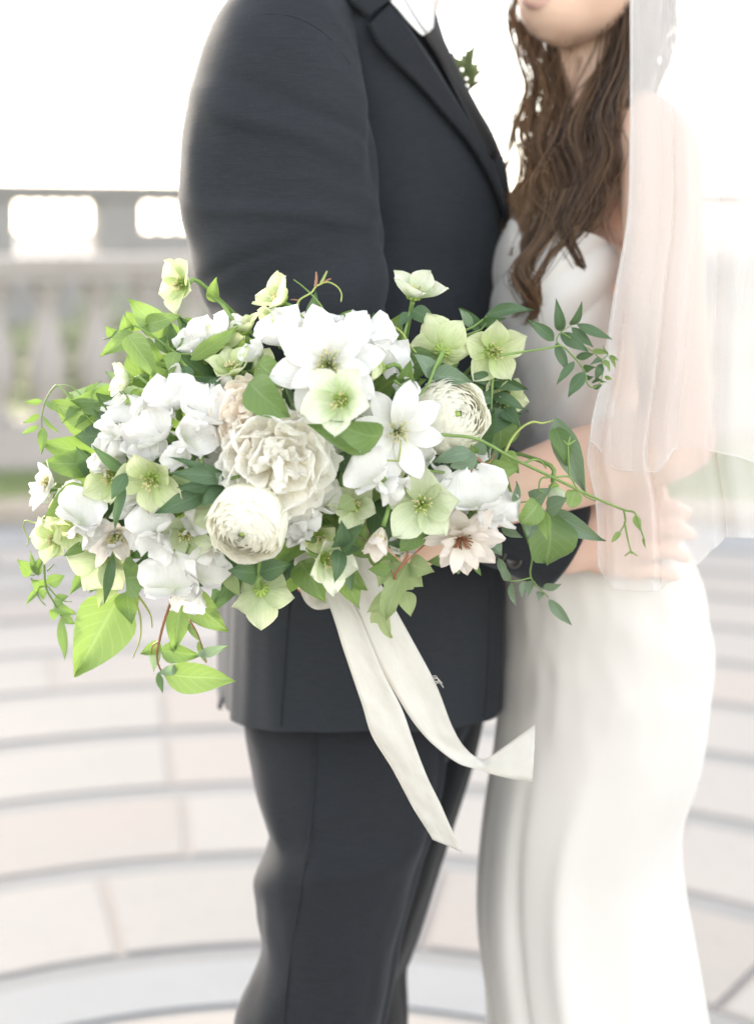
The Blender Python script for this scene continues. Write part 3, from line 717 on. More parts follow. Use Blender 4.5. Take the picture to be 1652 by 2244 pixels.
# hair: wavy locks built strand by strand
def hairmat():
    k = NB('brown_hair'); u = k.n('SeparateXYZ', {0: k.coord('UV')}); 
    c = k.mix(u.outputs[1], (.042, .026, .018), (.40, .24, .13))
    c = k.mix(k.ramp(u.outputs[0], .3, 1.0, 0, .45), c, (.20, .115, .06))
    p = k.princ(c, .30); p.inputs['Specular IOR Level'].default_value = .6
    tr = k.n('BsdfTranslucent', {'Color': k.mix(.5, c, (.55, .30, .12))})
    return k.done(k.n('MixShader', {0: .35, 1: p.outputs[0], 2: tr.outputs[0]}))
M_hair = hairmat()
random.seed(11)
locks = [  # guide points (x, y, depth), spread at root and tip in px, strands, tone (high on the left locks: golden backlight painted into the hair colour)
    ([(1395, -200, 1.66), (1385, 20, 1.58), (1365, 140, 1.545), (1318, 250, 1.525), (1328, 340, 1.51), (1282, 430, 1.50), (1240, 505, 1.495), (1262, 575, 1.49), (1286, 625, 1.49), (1256, 672, 1.49)], 30, 8, 150, .18),
    ([(1400, -200, 1.66), (1372, 40, 1.58), (1330, 180, 1.545), (1336, 280, 1.525), (1298, 380, 1.51), (1290, 460, 1.50), (1236, 535, 1.495), (1192, 595, 1.49), (1165, 640, 1.49), (1176, 705, 1.495)], 26, 11, 150, .12),
    ([(1395, -180, 1.67), (1380, 60, 1.59), (1305, 200, 1.55), (1262, 290, 1.53), (1275, 380, 1.515), (1222, 470, 1.505), (1190, 540, 1.50), (1138, 600, 1.50), (1165, 650, 1.50), (1128, 695, 1.50)], 26, 10, 140, .3),
    ([(1230, -250, 1.60), (1195, -60, 1.64), (1182, 80, 1.64), (1208, 200, 1.60), (1180, 310, 1.56), (1202, 400, 1.535), (1152, 480, 1.52), (1175, 550, 1.51), (1138, 610, 1.51), (1162, 665, 1.51)], 22, 9, 150, .35),
    ([(1215, -250, 1.60), (1165, -60, 1.65), (1145, 60, 1.655), (1175, 170, 1.64), (1150, 280, 1.60), (1162, 370, 1.57), (1130, 440, 1.545), (1150, 500, 1.53), (1118, 560, 1.525)], 16, 8, 100, .75),
    ([(1235, -250, 1.60), (1205, -20, 1.645), (1215, 130, 1.62), (1232, 250, 1.57), (1222, 350, 1.54), (1248, 440, 1.52), (1212, 510, 1.505), (1245, 580, 1.50), (1272, 645, 1.50)], 24, 9, 150, .25),
    ([(1410, -200, 1.67), (1395, 60, 1.59), (1362, 170, 1.55), (1350, 260, 1.53), (1306, 360, 1.515), (1312, 440, 1.51), (1262, 510, 1.505), (1212, 560, 1.50), (1158, 655, 1.50)], 24, 9, 110, .4),
    ([(1400, -150, 1.68), (1370, 100, 1.60), (1290, 230, 1.56), (1238, 310, 1.54), (1250, 390, 1.525), (1190, 470, 1.515), (1152, 530, 1.51), (1168, 590, 1.51)], 34, 16, 130, .15),
    ([(1405, -150, 1.68), (1360, 120, 1.60), (1270, 270, 1.55), (1210, 350, 1.54), (1185, 420, 1.53), (1222, 480, 1.52), (1180, 540, 1.515)], 36, 26, 120, .45),
    ([(1410, -200, 1.66), (1408, 50, 1.58), (1385, 200, 1.545), (1352, 300, 1.53), (1345, 400, 1.52), (1326, 480, 1.515), (1342, 550, 1.51)], 12, 12, 18, .3),
    ([(1210, -250, 1.60), (1140, -60, 1.66), (1116, 40, 1.67), (1132, 120, 1.67), (1152, 200, 1.66), (1122, 300, 1.64), (1108, 380, 1.62), (1082, 450, 1.60), (1112, 520, 1.58)], 7, 8, 34, .95),
    ([(1215, -250, 1.60), (1150, -60, 1.66), (1126, 30, 1.67), (1150, 110, 1.67), (1170, 180, 1.66), (1136, 260, 1.65), (1150, 350, 1.62), (1122, 440, 1.58), (1082, 400, 1.57)], 12, 10, 46, .95),
    ([(1440, -220, 1.66), (1440, -60, 1.62), (1428, 60, 1.60), (1420, 150, 1.585), (1400, 230, 1.57), (1380, 290, 1.56)], 30, 16, 150, .12),
    ([(1470, -220, 1.68), (1475, -80, 1.65), (1462, 40, 1.63), (1440, 140, 1.61), (1420, 220, 1.60), (1390, 300, 1.59)], 26, 16, 120, .1),
    ([(1270, 400, 1.51), (1238, 490, 1.495), (1262, 565, 1.488), (1290, 622, 1.486), (1262, 670, 1.486), (1240, 660, 1.486)], 16, 5, 130, .16),
    ([(1235, 420, 1.51), (1190, 510, 1.495), (1142, 585, 1.49), (1158, 640, 1.488), (1172, 680, 1.49), (1150, 712, 1.49)], 18, 6, 130, .2),
    ([(1290, 400, 1.51), (1262, 500, 1.495), (1205, 570, 1.49), (1180, 640, 1.488), (1192, 700, 1.49), (1205, 735, 1.49)], 16, 6, 100, .3),
    ([(1225, -250, 1.60), (1180, -40, 1.65), (1168, 70, 1.655), (1188, 160, 1.645), (1168, 240, 1.62), (1180, 330, 1.59), (1158, 400, 1.56), (1140, 460, 1.54)], 14, 14, 90, .85),
]
hm = MB()
for pts, s0, s1, cnt, tn in locks:
    G = catmull(pts, 36); ph = random.random()*6
    for s in range(int(cnt*.62)):
        th, rr = random.random()*6.28, math.sqrt(random.random())
        if random.random() < .16: rr *= 2.2
        amp = random.uniform(1, 7); fr = random.uniform(.25, .5); p2 = random.random()*6.28; tone = min(1, max(0, tn+.06+random.gauss(0, .26)))
        endi = random.randint(32, 36); P3 = []
        for i in range(endi):
            t = i/35; sp = (s0*(1-t)+s1*t)*(1+.5*math.sin(t*9+ph))*rr
            x = G[i][0]+math.cos(th+t*2.0)*sp+amp*math.sin(i*fr+p2)*t*1.6; y = G[i][1]+math.sin(th)*sp*.25
            P3.append(FP(x, y, G[i][2]+math.sin(th+t*2.0)*sp*.00045))
        v, f, u = tube(P3, [.00058, .00058, .00048, .00022], 3, cap=False)
        hm.add((v, f, [(q[0], tone) for q in u]))
for s in range(70):                                        # loose flyaway hairs
    x, y = random.uniform(1110, 1380), random.uniform(-30, 420); P3 = []; dx = random.uniform(-.35, .1); ph = random.random()*6
    for i in range(12): P3.append(FP(x+dx*i*16+9*math.sin(i*.6+ph), y+i*17, random.uniform(1.56, 1.562)))
    v, f, u = tube(P3, [.0003, .00015], 3, cap=False); hm.add((v, f, [(q[0], .9) for q in u]))
hair = hm.build('hair', M_hair, BRIDE)
cv, cf = ellipsoid(BHEAD+Vector((.026, .035, .04)), (.094, .098, .108), seg=28, rings=16)
obj('hair_crown', cv, cf, M_hairg, hair)

# veil: two layers of tulle falling in soft folds from the crown over her arm
def tullemat(name, a):
    k = NB(name); co = k.coord('Object'); n = k.noise(co, 900, 2)
    d = k.n('BsdfDiffuse', {'Color': (.81, .792, .785)}); t = k.n('BsdfTranslucent', {'Color': (.81, .792, .785)})
    f = k.n('MixShader', {0: .5, 1: d.outputs[0], 2: t.outputs[0]}); tp = k.n('BsdfTransparent')
    return k.done(k.n('MixShader', {0: k.ramp(n, .3, .7, a-.012, a+.012), 1: tp.outputs[0], 2: f.outputs[0]}))
M_tulle = tullemat('tulle', .52); M_tulle2 = tullemat('tulle_sheer', .36); M_hem = tullemat('tulle_hem', .5)
def veil_layer(name, left, hem, folds, Ytop, amp, seed, mat=None, x_top=(1382, 2250), Yoff=0.0, parent=None):
    nu, nt = 220, 70; V, U = [], []; Lf = catmull(left, nt)
    for i in range(nt):
        t = i/(nt-1)
        for j in range(nu):
            s = j/(nu-1)
            hy = np.interp(s, [h[0] for h in hem], [h[1] for h in hem])
            y = -420+(hy+420)*t
            xl = np.interp(y, Lf[:, 1], Lf[:, 0]); xr = 1760+140*t
            x = xl+(xr-xl)*(s**1.08)
            Yb = Lf[i][2]+(.08+.12*t)*s**3.0+Yoff
            ph = s*folds*6.283
            w = (math.sin(ph+1.3*nz(s*3, t*1.2, seed))+.55*math.sin(ph*1.9+2*nz(s*5, t, seed+3)))*amp*(.45+.55*t)
            x += 16*math.cos(ph*1.0+1.2+nz(s*4, t*1.5, seed+5))*(.5+.5*t)*min(1, s*9)*(1 if s < .9 else 0)
            V.append(FP(x, y, Yb+w*min(1, s*10+.25))); U.append((s, t))
    o = obj(name, V, grid_faces(nt, nu), mat or M_tulle, parent, U)
    edge = [V[i*nu] for i in range(nt)]+[V[(nt-1)*nu+j] for j in range(1, nu)]
    objt('veil_hem', tube(edge, .0006, 5), M_hem, o)
    return o
veil = veil_layer('veil', [(1400, -420, 1.62), (1382, -100, 1.53), (1381, 150, 1.47), (1380, 320, 1.44), (1374, 480, 1.42), (1346, 640, 1.40), (1322, 800, 1.385), (1296, 940, 1.375), (1287, 1010, 1.372), (1306, 1110, 1.372), (1311, 1280, 1.372)],
                  [(0, 1240), (.03, 1268), (.09, 1290), (.18, 1296), (.28, 1290), (.35, 1262), (.42, 1205), (.5, 1176), (.62, 1178), (.8, 1165), (1, 1150)], 4.3, 1.6, .016, 2.0, parent=BRIDE)
veil_layer('veil_blusher', [(1402, -420, 1.60), (1386, -100, 1.515), (1384, 150, 1.455), (1383, 320, 1.425), (1378, 480, 1.405), (1350, 640, 1.386), (1326, 800, 1.372), (1300, 905, 1.365), (1292, 965, 1.362)],
           [(0, 965), (.06, 990), (.14, 1030), (.24, 1035), (.32, 985), (.42, 975), (.55, 1000), (.7, 1040), (1, 1090)], 2.9, 1.6, .015, 8.0, M_tulle2, parent=veil)

# ================================================================== THE BOUQUET
random.seed(21)
LT = plantmat('leaf_spring_green', (0.1144, 0.2068, 0.0352), (0.1716, 0.2728, 0.0528), (0.2376, 0.3256, 0.1232), .33, (0.3168, 0.4928, 0.088), .40)
MD = plantmat('leaf_mid_green', (0.066, 0.1452, 0.0308), (0.1144, 0.2112, 0.044), (0.176, 0.2552, 0.1056), .40, (0.308, 0.484, 0.0704), .38)
DK = plantmat('leaf_deep_green', (0.02464, 0.0748, 0.02992), (0.0484, 0.1144, 0.0396), (0.1144, 0.176, 0.0968), .30, (0.176, 0.3168, 0.0616), .30)
BL = plantmat('leaf_blue_green', (0.0748, 0.1452, 0.088), (0.1232, 0.2024, 0.1232), (0.2288, 0.2992, 0.2112), .35, (0.308, 0.44, 0.176), .35)
PL = plantmat('leaf_pale_green', (0.2112, 0.2992, 0.1056), (0.2904, 0.3696, 0.1584), (0.3344, 0.4048, 0.2288), .42, (0.528, 0.616, 0.22), .30)
STEM = plain('stem_green', (.17, .27, .07), .5, 40, .2, trans=.15)
STEMR = plain('stem_red_brown', (.26, .12, .07), .5, 40, .2)
STEMB = plain('stem_cut_brown', (.36, .20, .10), .7, 40, .2)
TEND = plain('tendril_yellow_green', (.36, .42, .12), .5, 40, .2, trans=.2)
ANTH = plain('anther_cream', (.72, .66, .38), .7, 90, .15, trans=.2)
BROWN = plain('anther_brown', (.26, .10, .045), .7, 90, .3)
GCEN = plain('flower_centre_green', (.33, .45, .10), .5, 60, .2, trans=.25)
HW = petalmat('hellebore_white_green', (.42, .56, .22), (.80, .82, .68), .38, .35, (.42, .52, .22), 0, .0, .65)
HY = petalmat('hellebore_lime', (.44, .56, .19), (.76, .80, .54), .42, .40, (0.3312, 0.4416, 0.1288), 0, .0, .80)
HO = petalmat('hellebore_speckled', (.46, .55, .28), (.72, .77, .57), .36, .30, (0.2944, 0.3864, 0.1656), .8, .0, .7)
HB = petalmat('hellebore_pale_back', (0.3864, 0.4784, 0.2392), (0.6256, 0.6808, 0.46), .38, .35, (0.368, 0.4416, 0.2208), 0, .0, .8)
CW = petalmat('clematis_white', (.66, .67, .56), (.76, .75, .735), .28, .35, (.72, .72, .74), 0, .0, .5)
CP = petalmat('clematis_blush', (.72, .69, .54), (.84, .78, .73), .36, .25, (.68, .55, .48), 0, .0, .6, edge=(.82, .70, .64))
PW = petalmat('peony_cream', (.95, .90, .76), (.96, .95, .91), .58, .10, (.80, .74, .60), 0, .0, .7)
PB = petalmat('peony_blush', (.95, .84, .70), (.96, .91, .83), .58, .10, (.80, .66, .52), 0, .0, .8)
RN = petalmat('ranunculus_ivory', (.92, .90, .72), (.94, .93, .86), .50, .08, (.78, .74, .56), 0, .0, .6)
SP = petalmat('sweet_pea_white', (.70, .73, .60), (.80, .79, .775), .32, .30, (.74, .75, .78), 0, .0, .4)

PROF = {  # half width along the blade, 0 at the base to 1 at the tip
    'ovate': ([0, .04, .15, .30, .45, .62, .78, .90, 1], [.03, .38, .86, 1.0, .95, .74, .45, .19, .0]),
    'lance': ([0, .08, .25, .42, .60, .78, .90, 1], [.03, .42, .90, 1.0, .84, .48, .21, .0]),
    'round': ([0, .05, .2, .42, .65, .85, .95, 1], [.03, .45, .88, 1.0, .93, .66, .36, .05]),
    'lobed': ([0, .05, .18, .30, .38, .46, .60, .78, .92, 1], [.03, .50, .92, 1.0, .80, .55, .52, .40, .15, .0]),
    'sepal': ([0, .08, .25, .48, .66, .82, .93, 1], [.20, .46, .80, 1.0, .96, .68, .32, .02]),
    'clem': ([0, .10, .30, .52, .72, .87, .95, 1], [.18, .44, .84, 1.0, .86, .54, .26, .02]),
    'peony': ([0, .15, .40, .65, .85, .96, 1], [.16, .42, .78, 1.0, .96, .78, .62]),
    'pea': ([0, .10, .30, .55, .78, .93, 1], [.14, .40, .80, 1.0, .95, .66, .34]),
    'wing': ([0, .12, .35, .60, .82, .95, 1], [.12, .35, .75, 1.0, .90, .55, .2]),
}
def blade(prof, nu=11, nv=7, curl=.5, cup=.0, fold=.0, ruffle=0.0, rk=3.0, twist=0.0, jag=0.0, wave=0.0, seed=0, lobe=0.0, asp=1.0):
    """unit blade along +x, face up +z, width scaled later; asp is the width/length it will be used at"""
    rs = random.Random(seed); us = np.linspace(0, 1, nu)
    w = np.interp(us**1.0, *PROF[prof])
    ph, ph2, sgn = rs.random()*6.28, rs.random()*6.28, rs.choice((-1, 1))
    xs, zs = [0.0], [0.0]
    for i in range(1, nu):
        um = (us[i]+us[i-1])/2; th = curl*(um-.5)*1.0+wave*math.sin(um*5.5+ph)
        xs.append(xs[-1]+math.cos(th)/(nu-1)); zs.append(zs[-1]+math.sin(th)/(nu-1))
    L = math.hypot(xs[-1], zs[-1]); ct, st = xs[-1]/L, zs[-1]/L
    C = [((x*ct+z*st)/L, (-x*st+z*ct)/L) for x, z in zip(xs, zs)]
    V, U = [], []; jv = [rs.uniform(0, 1) for _ in range(nv)]
    for i, u in enumerate(us):
        tx, tz = C[min(i+1, nu-1)][0]-C[max(i-1, 0)][0], C[min(i+1, nu-1)][1]-C[max(i-1, 0)][1]; l = math.hypot(tx, tz); tx, tz = tx/l, tz/l
        tw = twist*u
        for j in range(nv):
            v = -1+2*j/(nv-1); y = v*w[i]*.5; av = abs(v)
            h = (cup*v*v+fold*av)*w[i]*.5*asp
            h += ruffle*asp*(av**1.6*.8+.2*u)*u**.5*math.sin(rk*6.28*u*.5+ph+sgn*v*2.2)+ruffle*asp*.8*u*u*math.sin(v*rk*1.7+ph2)
            x = C[i][0]-tz*h; z = C[i][1]+tx*h
            if jag: x -= jag*jv[j]*u**4
            if lobe: x += lobe*av*av*math.exp(-((u-.28)/.12)**2)
            if tw:
                y2 = y*asp; y, dz = y2*math.cos(tw)/asp, y2*math.sin(tw); z += dz
            V.append(Vector((x, y, z))); U.append((u, (v+1)/2))
    return V, grid_faces(nu, nv), U
MESHES = {}
def blade_mesh(kind, mat, variant):
    key = (kind, mat.name, variant)
    if key not in MESHES:
        rs = random.Random(hash(kind) % 1000*0+variant*31+len(kind)*7)
        if kind in ('ovate', 'lance', 'round', 'lobed'):
            a = {'ovate': .55, 'lance': .30, 'round': .8, 'lobed': .75}[kind]
            args = dict(nu=11, nv=7, curl=rs.uniform(-1.3, .5), cup=rs.uniform(-.15, .25), fold=rs.uniform(.05, .38), ruffle=rs.uniform(.03, .09), rk=rs.uniform(1.5, 3.0), twist=rs.uniform(-.55, .55), wave=rs.uniform(0, .3), seed=variant, asp=a, lobe=.12 if kind == 'lobed' else 0)
        elif kind == 'sepal': args = dict(nu=10, nv=9, curl=rs.uniform(.2, .9), cup=rs.uniform(.35, .6), ruffle=.05, rk=2.5, jag=.05, seed=variant, asp=.85, wave=.1)
        elif kind == 'clem': args = dict(nu=11, nv=7, curl=rs.uniform(-.7, .15), cup=rs.uniform(-.1, .25), fold=-.12, ruffle=.05, rk=2.4, jag=.02, seed=variant, asp=.45, wave=.12, twist=rs.uniform(-.25, .25))
        elif kind == 'peony': args = dict(nu=10, nv=11, curl=rs.uniform(.4, 1.4), cup=rs.uniform(.3, .6), ruffle=rs.uniform(.10, .16), rk=rs.uniform(3, 4.5), jag=.16, seed=variant, asp=.9, wave=.15)
        elif kind == 'guard': args = dict(nu=10, nv=11, curl=rs.uniform(1.0, 1.7), cup=rs.uniform(.45, .7), ruffle=.055, rk=rs.uniform(2, 3.4), jag=.12, seed=variant, asp=1.0)
        elif kind == 'pea': args = dict(nu=10, nv=13, curl=rs.uniform(-1.1, -.3), cup=rs.uniform(-.1, .2), fold=.15, ruffle=rs.uniform(.11, .18), rk=rs.uniform(2.6, 4.4), jag=.10, seed=variant, asp=1.3, wave=.15)
        elif kind == 'wing': args = dict(nu=9, nv=9, curl=rs.uniform(.3, 1.0), cup=.35, ruffle=.08, rk=2.5, jag=.05, seed=variant, asp=.9)
        prof = 'peony' if kind == 'guard' else kind
        v, f, u = blade(prof, **args); MESHES[key] = mesh_data(kind, v, f, mat, u)
    return MESHES[key]
def frame_M(origin, L, N, length, width, zs=None):
    L = L.normalized(); N = (N-L*N.dot(L)); N = N.normalized() if N.length > 1e-6 else L.orthogonal().normalized(); Y = N.cross(L)
    M = Matrix.Identity(4)
    for r in range(3):
        M[r][0] = L[r]*length; M[r][1] = Y[r]*width; M[r][2] = N[r]*(zs or length); M[r][3] = origin[r]
    return M
BPT = FP(790, 1215, 1.385)                                   # where the hand grips the stems
BOUQ = empty('bouquet', BPT)
tag(BOUQ, 'loose wedding bouquet of white and green flowers with trailing vines and ivory ribbon', 'bouquet')
BINV = wmat(BOUQ).inverted()
def add_blade(name, kind, mat, M, parent, variant=None):
    me = blade_mesh(kind, mat, random.randrange(7) if variant is None else variant)
    o = bpy.data.objects.new(name, me); link(o, parent, wmat(parent).inverted() @ M); return o
def dome(x, y):
    r2 = ((x-620)/640)**2+((y-1010)/480)**2
    return 1.225+.115*min(r2, 1.35)
def leaf(parent, r, bx, by, tx, ty, w, mat, kind='ovate', dY=0.0, tip=0.0, face=None, variant=None):
    """leaf whose base and tip stand at zoomed positions; w is its width there; tip moves the tip in depth"""
    if r: b, t = ZF(r, bx, by), ZF(r, tx, ty); w = w*(.5285 if r == 'f' else .46005)*.76024
    else: b, t = (bx, by), (tx, ty)
    Y = dome((b[0]+t[0])/2, (b[1]+t[1])/2)+dY
    B = FP(*b, Y+.006); T = FP(*t, Y+tip+random.uniform(-.012, .006)); Lv = T-B
    N = Vector(face) if face else Vector((random.uniform(-.45, .35), -1, random.uniform(-.15, .55)))
    wm = w*Y/FPX*1.12
    return add_blade('leaf', kind, mat, frame_M(B, Lv, N, Lv.length, wm), parent, variant)
def stem(name, r, pts, rad, mat, parent=None, dY=0.0, n=None, Ys=None, seg=6):
    P3 = []
    for i, p in enumerate(pts):
        x, y = ZF(r, *p) if r else p
        P3.append(FP(x, y, (Ys[i] if Ys else dome(x, y)+dY)))
    return objt(name, tube(P3, rad, seg, n or max(8, len(pts)*5)), mat, parent or BOUQ)

# ---------------------------------------------------------------- flowers
def facing(d):
    """direction given as right, up, towards the viewer's side"""
    return Vector((d[0], -d[2], d[1])).normalized()
def stalk(c, n, back=.018, seed=0):
    rs = random.Random(seed)
    e = BPT+Vector((rs.uniform(-.012, .012), rs.uniform(-.01, .012), rs.uniform(-.01, .015)))
    p1 = c-n*back; p2 = c-n*back*2+(e-c)*.25+Vector((0, .02, 0)); p3 = c+(e-c)*.65+Vector((0, .025, 0))
    return [c-n*.002, p1, p2, p3, e]
def basis(n, spin):
    a = n.cross(Vector((0, 0, 1))); a = a.normalized() if a.length > .05 else Vector((1, 0, 0)); b = n.cross(a)
    q = Quaternion(n, spin); return q@a, q@b
def ring_petals(parent, c, n, kind, mat, cnt, phi, length, width, spin=0.0, off=.0, jit=.12, lift=0.0, name='petal'):
    a, b = basis(n, spin)
    for k in range(cnt):
        th = 2*math.pi*k/cnt+random.uniform(-jit, jit); r = a*math.cos(th)+b*math.sin(th); ph = phi+random.uniform(-jit, jit)
        Lv = r*math.sin(ph)+n*math.cos(ph); Nn = n*math.sin(ph)-r*math.cos(ph); s = random.uniform(.88, 1.10)
        add_blade(name, kind, mat, frame_M(c+r*off+n*(lift+.0012*(k % 2)), Lv, Nn, length*s, width*s*random.uniform(.94, 1.06)), parent)
def spray(c, n, cnt, length, spread, rad, tip, seed=0):
    """stamens: fine threads, each ending in an anther"""
    rs = random.Random(seed); th_ = MB(); an = MB(); a, b = basis(n, 0)
    for k in range(cnt):
        t = rs.random()*6.28; s = spread*math.sqrt(rs.random()); d = (n*math.cos(s)+(a*math.cos(t)+b*math.sin(t))*math.sin(s))
        L = length*rs.uniform(.75, 1.1); e = c+d*L+n*.15*L*rs.random(); o = c+d*L*.12
        th_.add(tube([o, (o+e)/2+n*.1*L, e], rad, 4, 4)); an.add(capsule(e-d*tip*.8, tip*.5, e+d*tip*.8, tip*.5, 5, 2))
    return th_, an
FSEED = [0]
def flower_root(name, x, y, dY, d, mat=None, back=.018, srad=.0017, Y=None):
    FSEED[0] += 1
    c = FP(x, y, (Y if Y else dome(x, y)+dY)); n = facing(d)
    o = objt(name, tube(stalk(c, n, back, FSEED[0]), [srad*1.3, srad, srad*.9], 6, 14), mat or STEM, BOUQ)
    return o, c, n
def hellebore(x, y, r, d, mat=None, phi=1.15, dY=0.0, spin=0.0, Y=None, centre=True, label=None):
    mat = mat or HW; phi *= random.uniform(.86, 1.04); o, c, n = flower_root('hellebore', x, y, dY, d, Y=Y)
    Ym = c.y; L = r*Ym/FPX*random.uniform(1.0, 1.12)
    ring_petals(o, c, n, 'sepal', mat, 5, phi, L, L*.84, spin, .0015, .16)
    if centre:
        sd = FSEED[0]; s1, s2 = spray(c+n*.003, n, 26, L*.30, .95, .00035, .0011, sd)
        s1.build('filament', TEND, o); s2.build('anther', ANTH, o)
        g = MB(); a, b = basis(n, spin)
        for k in range(9):
            t = 6.283*k/9; rr = a*math.cos(t)+b*math.sin(t); g.add(capsule(c+rr*L*.05, .0012, c+rr*L*.17+n*L*.07, .0019, 6, 2))
        for k in range(4):
            t = 6.283*k/4+.4; rr = a*math.cos(t)+b*math.sin(t); g.add(capsule(c+rr*L*.03, .0022, c+rr*L*.07+n*L*.22, .0012, 6, 2))
        g.build('carpel', GCEN, o)
    return o
def clematis(x, y, r, d, mat=None, cnt=8, phi=1.42, dY=0.0, spin=0.0, brown=False, double=False, wide=.52):
    mat = mat or CW; o, c, n = flower_root('clematis', x, y, dY, d); L = r*c.y/FPX*1.05
    ring_petals(o, c, n, 'clem', mat, cnt, phi, L, L*wide, spin, .002, .12)
    if double:
        ring_petals(o, c+n*.003, n, 'clem', mat, cnt, phi*.72, L*.80, L*.36, spin+.35, .002, .12)
    s1, s2 = spray(c+n*.003, n, 46, L*.30, 1.0, .00032, .0011, FSEED[0])
    s1.build('filament', TEND if not brown else BROWN, o); s2.build('anther', BROWN if brown else ANTH, o)
    return o
def peony(x, y, r, d, mat=None, dY=0.0, cnt=64, guard=9):
    mat = mat or PW; o, c, n = flower_root('peony', x, y, dY, d, back=.03, srad=.003); R = r*c.y/FPX; a, b = basis(n, random.random())
    c = c-n*R*.35
    for k in range(guard):
        th = 6.283*k/guard+random.uniform(-.2, .2); rr = a*math.cos(th)+b*math.sin(th); ph = random.uniform(1.0, 1.35)
        add_blade('petal', 'guard', mat, frame_M(c+rr*R*.10, rr*math.sin(ph)+n*math.cos(ph), n*math.sin(ph)-rr*math.cos(ph), R*1.02, R*.95), o)
    for k in range(cnt):
        f = (k+.5)/cnt; th = k*2.39996+random.uniform(-.3, .3); rr = a*math.cos(th)+b*math.sin(th); big = k % 3 != 0 and k > 8
        ph = 1.25*math.sqrt(f)+random.uniform(-.15, .15)
        Lv = rr*math.sin(ph)+n*math.cos(ph); L = R*(random.uniform(.76, 1.0) if big else random.uniform(.55, .75))*(1.04-.10*f); tw = random.uniform(-.55, .55) if k > 9 else random.uniform(-3, 3)
        Nn = (n*math.sin(ph)-rr*math.cos(ph)); Nn = Quaternion(Lv, tw)@Nn
        add_blade('petal', 'guard' if big else 'peony', mat, frame_M(c+rr*R*.26*f+n*R*(.16*(1-f)), Lv, Nn, L, L*random.uniform(.95, 1.2)), o)
    return o
RMESH = {}
def ranunculus(x, y, r, d, dY=0.0, layers=9, mat=None):
    """tight rosette: each petal is a piece of a bowl whose rim closes over the layer inside it"""
    mat = mat or RN; o, c, n = flower_root('ranunculus', x, y, dY, d, back=.03, srad=.0026); R = r*c.y/FPX; a, b = basis(n, random.random()*6)
    M = Matrix.Identity(4)
    for k in range(layers):
        f = (k+1)/layers; Rk = R*(.13+.87*f**.95); cnt = 4 if k < 2 else (5 if k < 5 else 7); rim = .40+.66*f**1.5; zc = (R-Rk)*.52
        for q in range(cnt):
            key = (k, q % 3, mat.name, round(R, 4))
            if key not in RMESH:
                rs = random.Random(k*17+q); V, U = [], []; nu, nv = 9, 9; span = 6.283/cnt*.86; ph = rs.random()*6
                for i in range(nu):
                    t = i/(nu-1)
                    for j in range(nv):
                        v = -1+2*j/(nv-1); rim2 = rim+.10*v*v+.05*math.sin(v*5+ph)
                        pol = 2.5+(rim2-2.5)*t; az = v*span*(.35+.65*math.sin(min(1, t*1.5)*1.57))
                        rad = Rk*(1+.035*(v)*(1 if k > 1 else 0)+.03*t*t*math.sin(v*6+ph)); flare = max(0, t-.8)*f*.35
                        rad *= 1+flare
                        V.append(Vector((rad*math.sin(pol)*math.cos(az), rad*math.sin(pol)*math.sin(az), rad*math.cos(pol)*.86+zc))); U.append((t, (v+1)/2))
                RMESH[key] = mesh_data('ranunculus_petal', V, grid_faces(nu, nv), mat, U)
            th = 6.283*q/cnt+k*.7+random.uniform(-.15, .15); X = a*math.cos(th)+b*math.sin(th); Y2 = n.cross(X); M = Matrix.Identity(4)
            tl = n+X*random.uniform(-.025, .03); tl.normalize()
            for rr in range(3): M[rr][0], M[rr][1], M[rr][2], M[rr][3] = X[rr], Y2[rr], tl[rr], (c-n*R*.45)[rr]
            me = RMESH[key]; p = bpy.data.objects.new('petal', me); link(p, o, wmat(o).inverted() @ M)
    e = ellipsoid(c+n*R*.02, (R*.10, R*.10, R*.10)); obj('centre', e[0], e[1], GCEN, o)
    return o
def sweet_pea(x, y, r, d, up=0.0, dY=0.0, mat=None, cnt=1):
    """wide standard petal, two wings and a keel; up turns it about its facing"""
    mat = mat or SP; o, c, n = flower_root('sweet_pea', x, y, dY, d, back=.014, srad=.0013)
    R = r*c.y/FPX; a, b = basis(n, up); top = b if b.z >= 0 else -b; sd = n.cross(top)
    top = Quaternion(n, up)@(Vector((0, 0, 1))-n*n.z).normalized() if abs(n.z) < .95 else top; sd = top.cross(n)
    c0 = c-top*R*.35
    add_blade('standard_petal', 'pea', mat, frame_M(c0, top+n*.15, n-top*.2, R*1.35, R*1.95), o)
    for s in (-1, 1):
        Lv = (top*.25+n*.75+sd*s*.75).normalized()
        add_blade('wing_petal', 'wing', mat, frame_M(c0+n*R*.06, Lv, (top*.8-n*.2-sd*s*.5), R*1.05, R*.95), o)
    add_blade('keel_petal', 'wing', mat, frame_M(c0+n*R*.04-top*.05*R, (n*.9-top*.35), sd, R*.75, R*.55), o)
    g = MB(); g.add(capsule(c0-n*.012-top*.004, .0030, c0-n*.006, .0032, 8, 3)); g.build('calyx', STEM, o)
    return o

# ---------------------------------------------------------------- the flowers, where they stand in the bouquet
peony(612, 1012, 132, (.05, .05, 1), PW, -.022, 38, 10)
peony(545, 912, 96, (-.1, .40, 1), PB, -.012, 32, 9)
ranunculus(533, 1166, 88, (-.25, -.42, 1), -.055, 12)
ranunculus(1000, 908, 86, (.42, .30, 1), -.014, 11)
ranunculus(1020, 1000, 62, (.3, -.2, 1), .035, 8)
clematis(722, 800, 122, (.0, .25, 1), CW, 8, 1.45, -.036, .2, False, True, .60)
clematis(866, 946, 100, (.25, .1, 1), CW, 8, 1.40, -.026, .55)
clematis(1010, 1172, 82, (.05, -.48, 1), CP, 8, 1.35, -.030, .1, True, True)
clematis(118, 1062, 60, (-.7, .25, .5), CW, 5, 1.0, .0, .5)
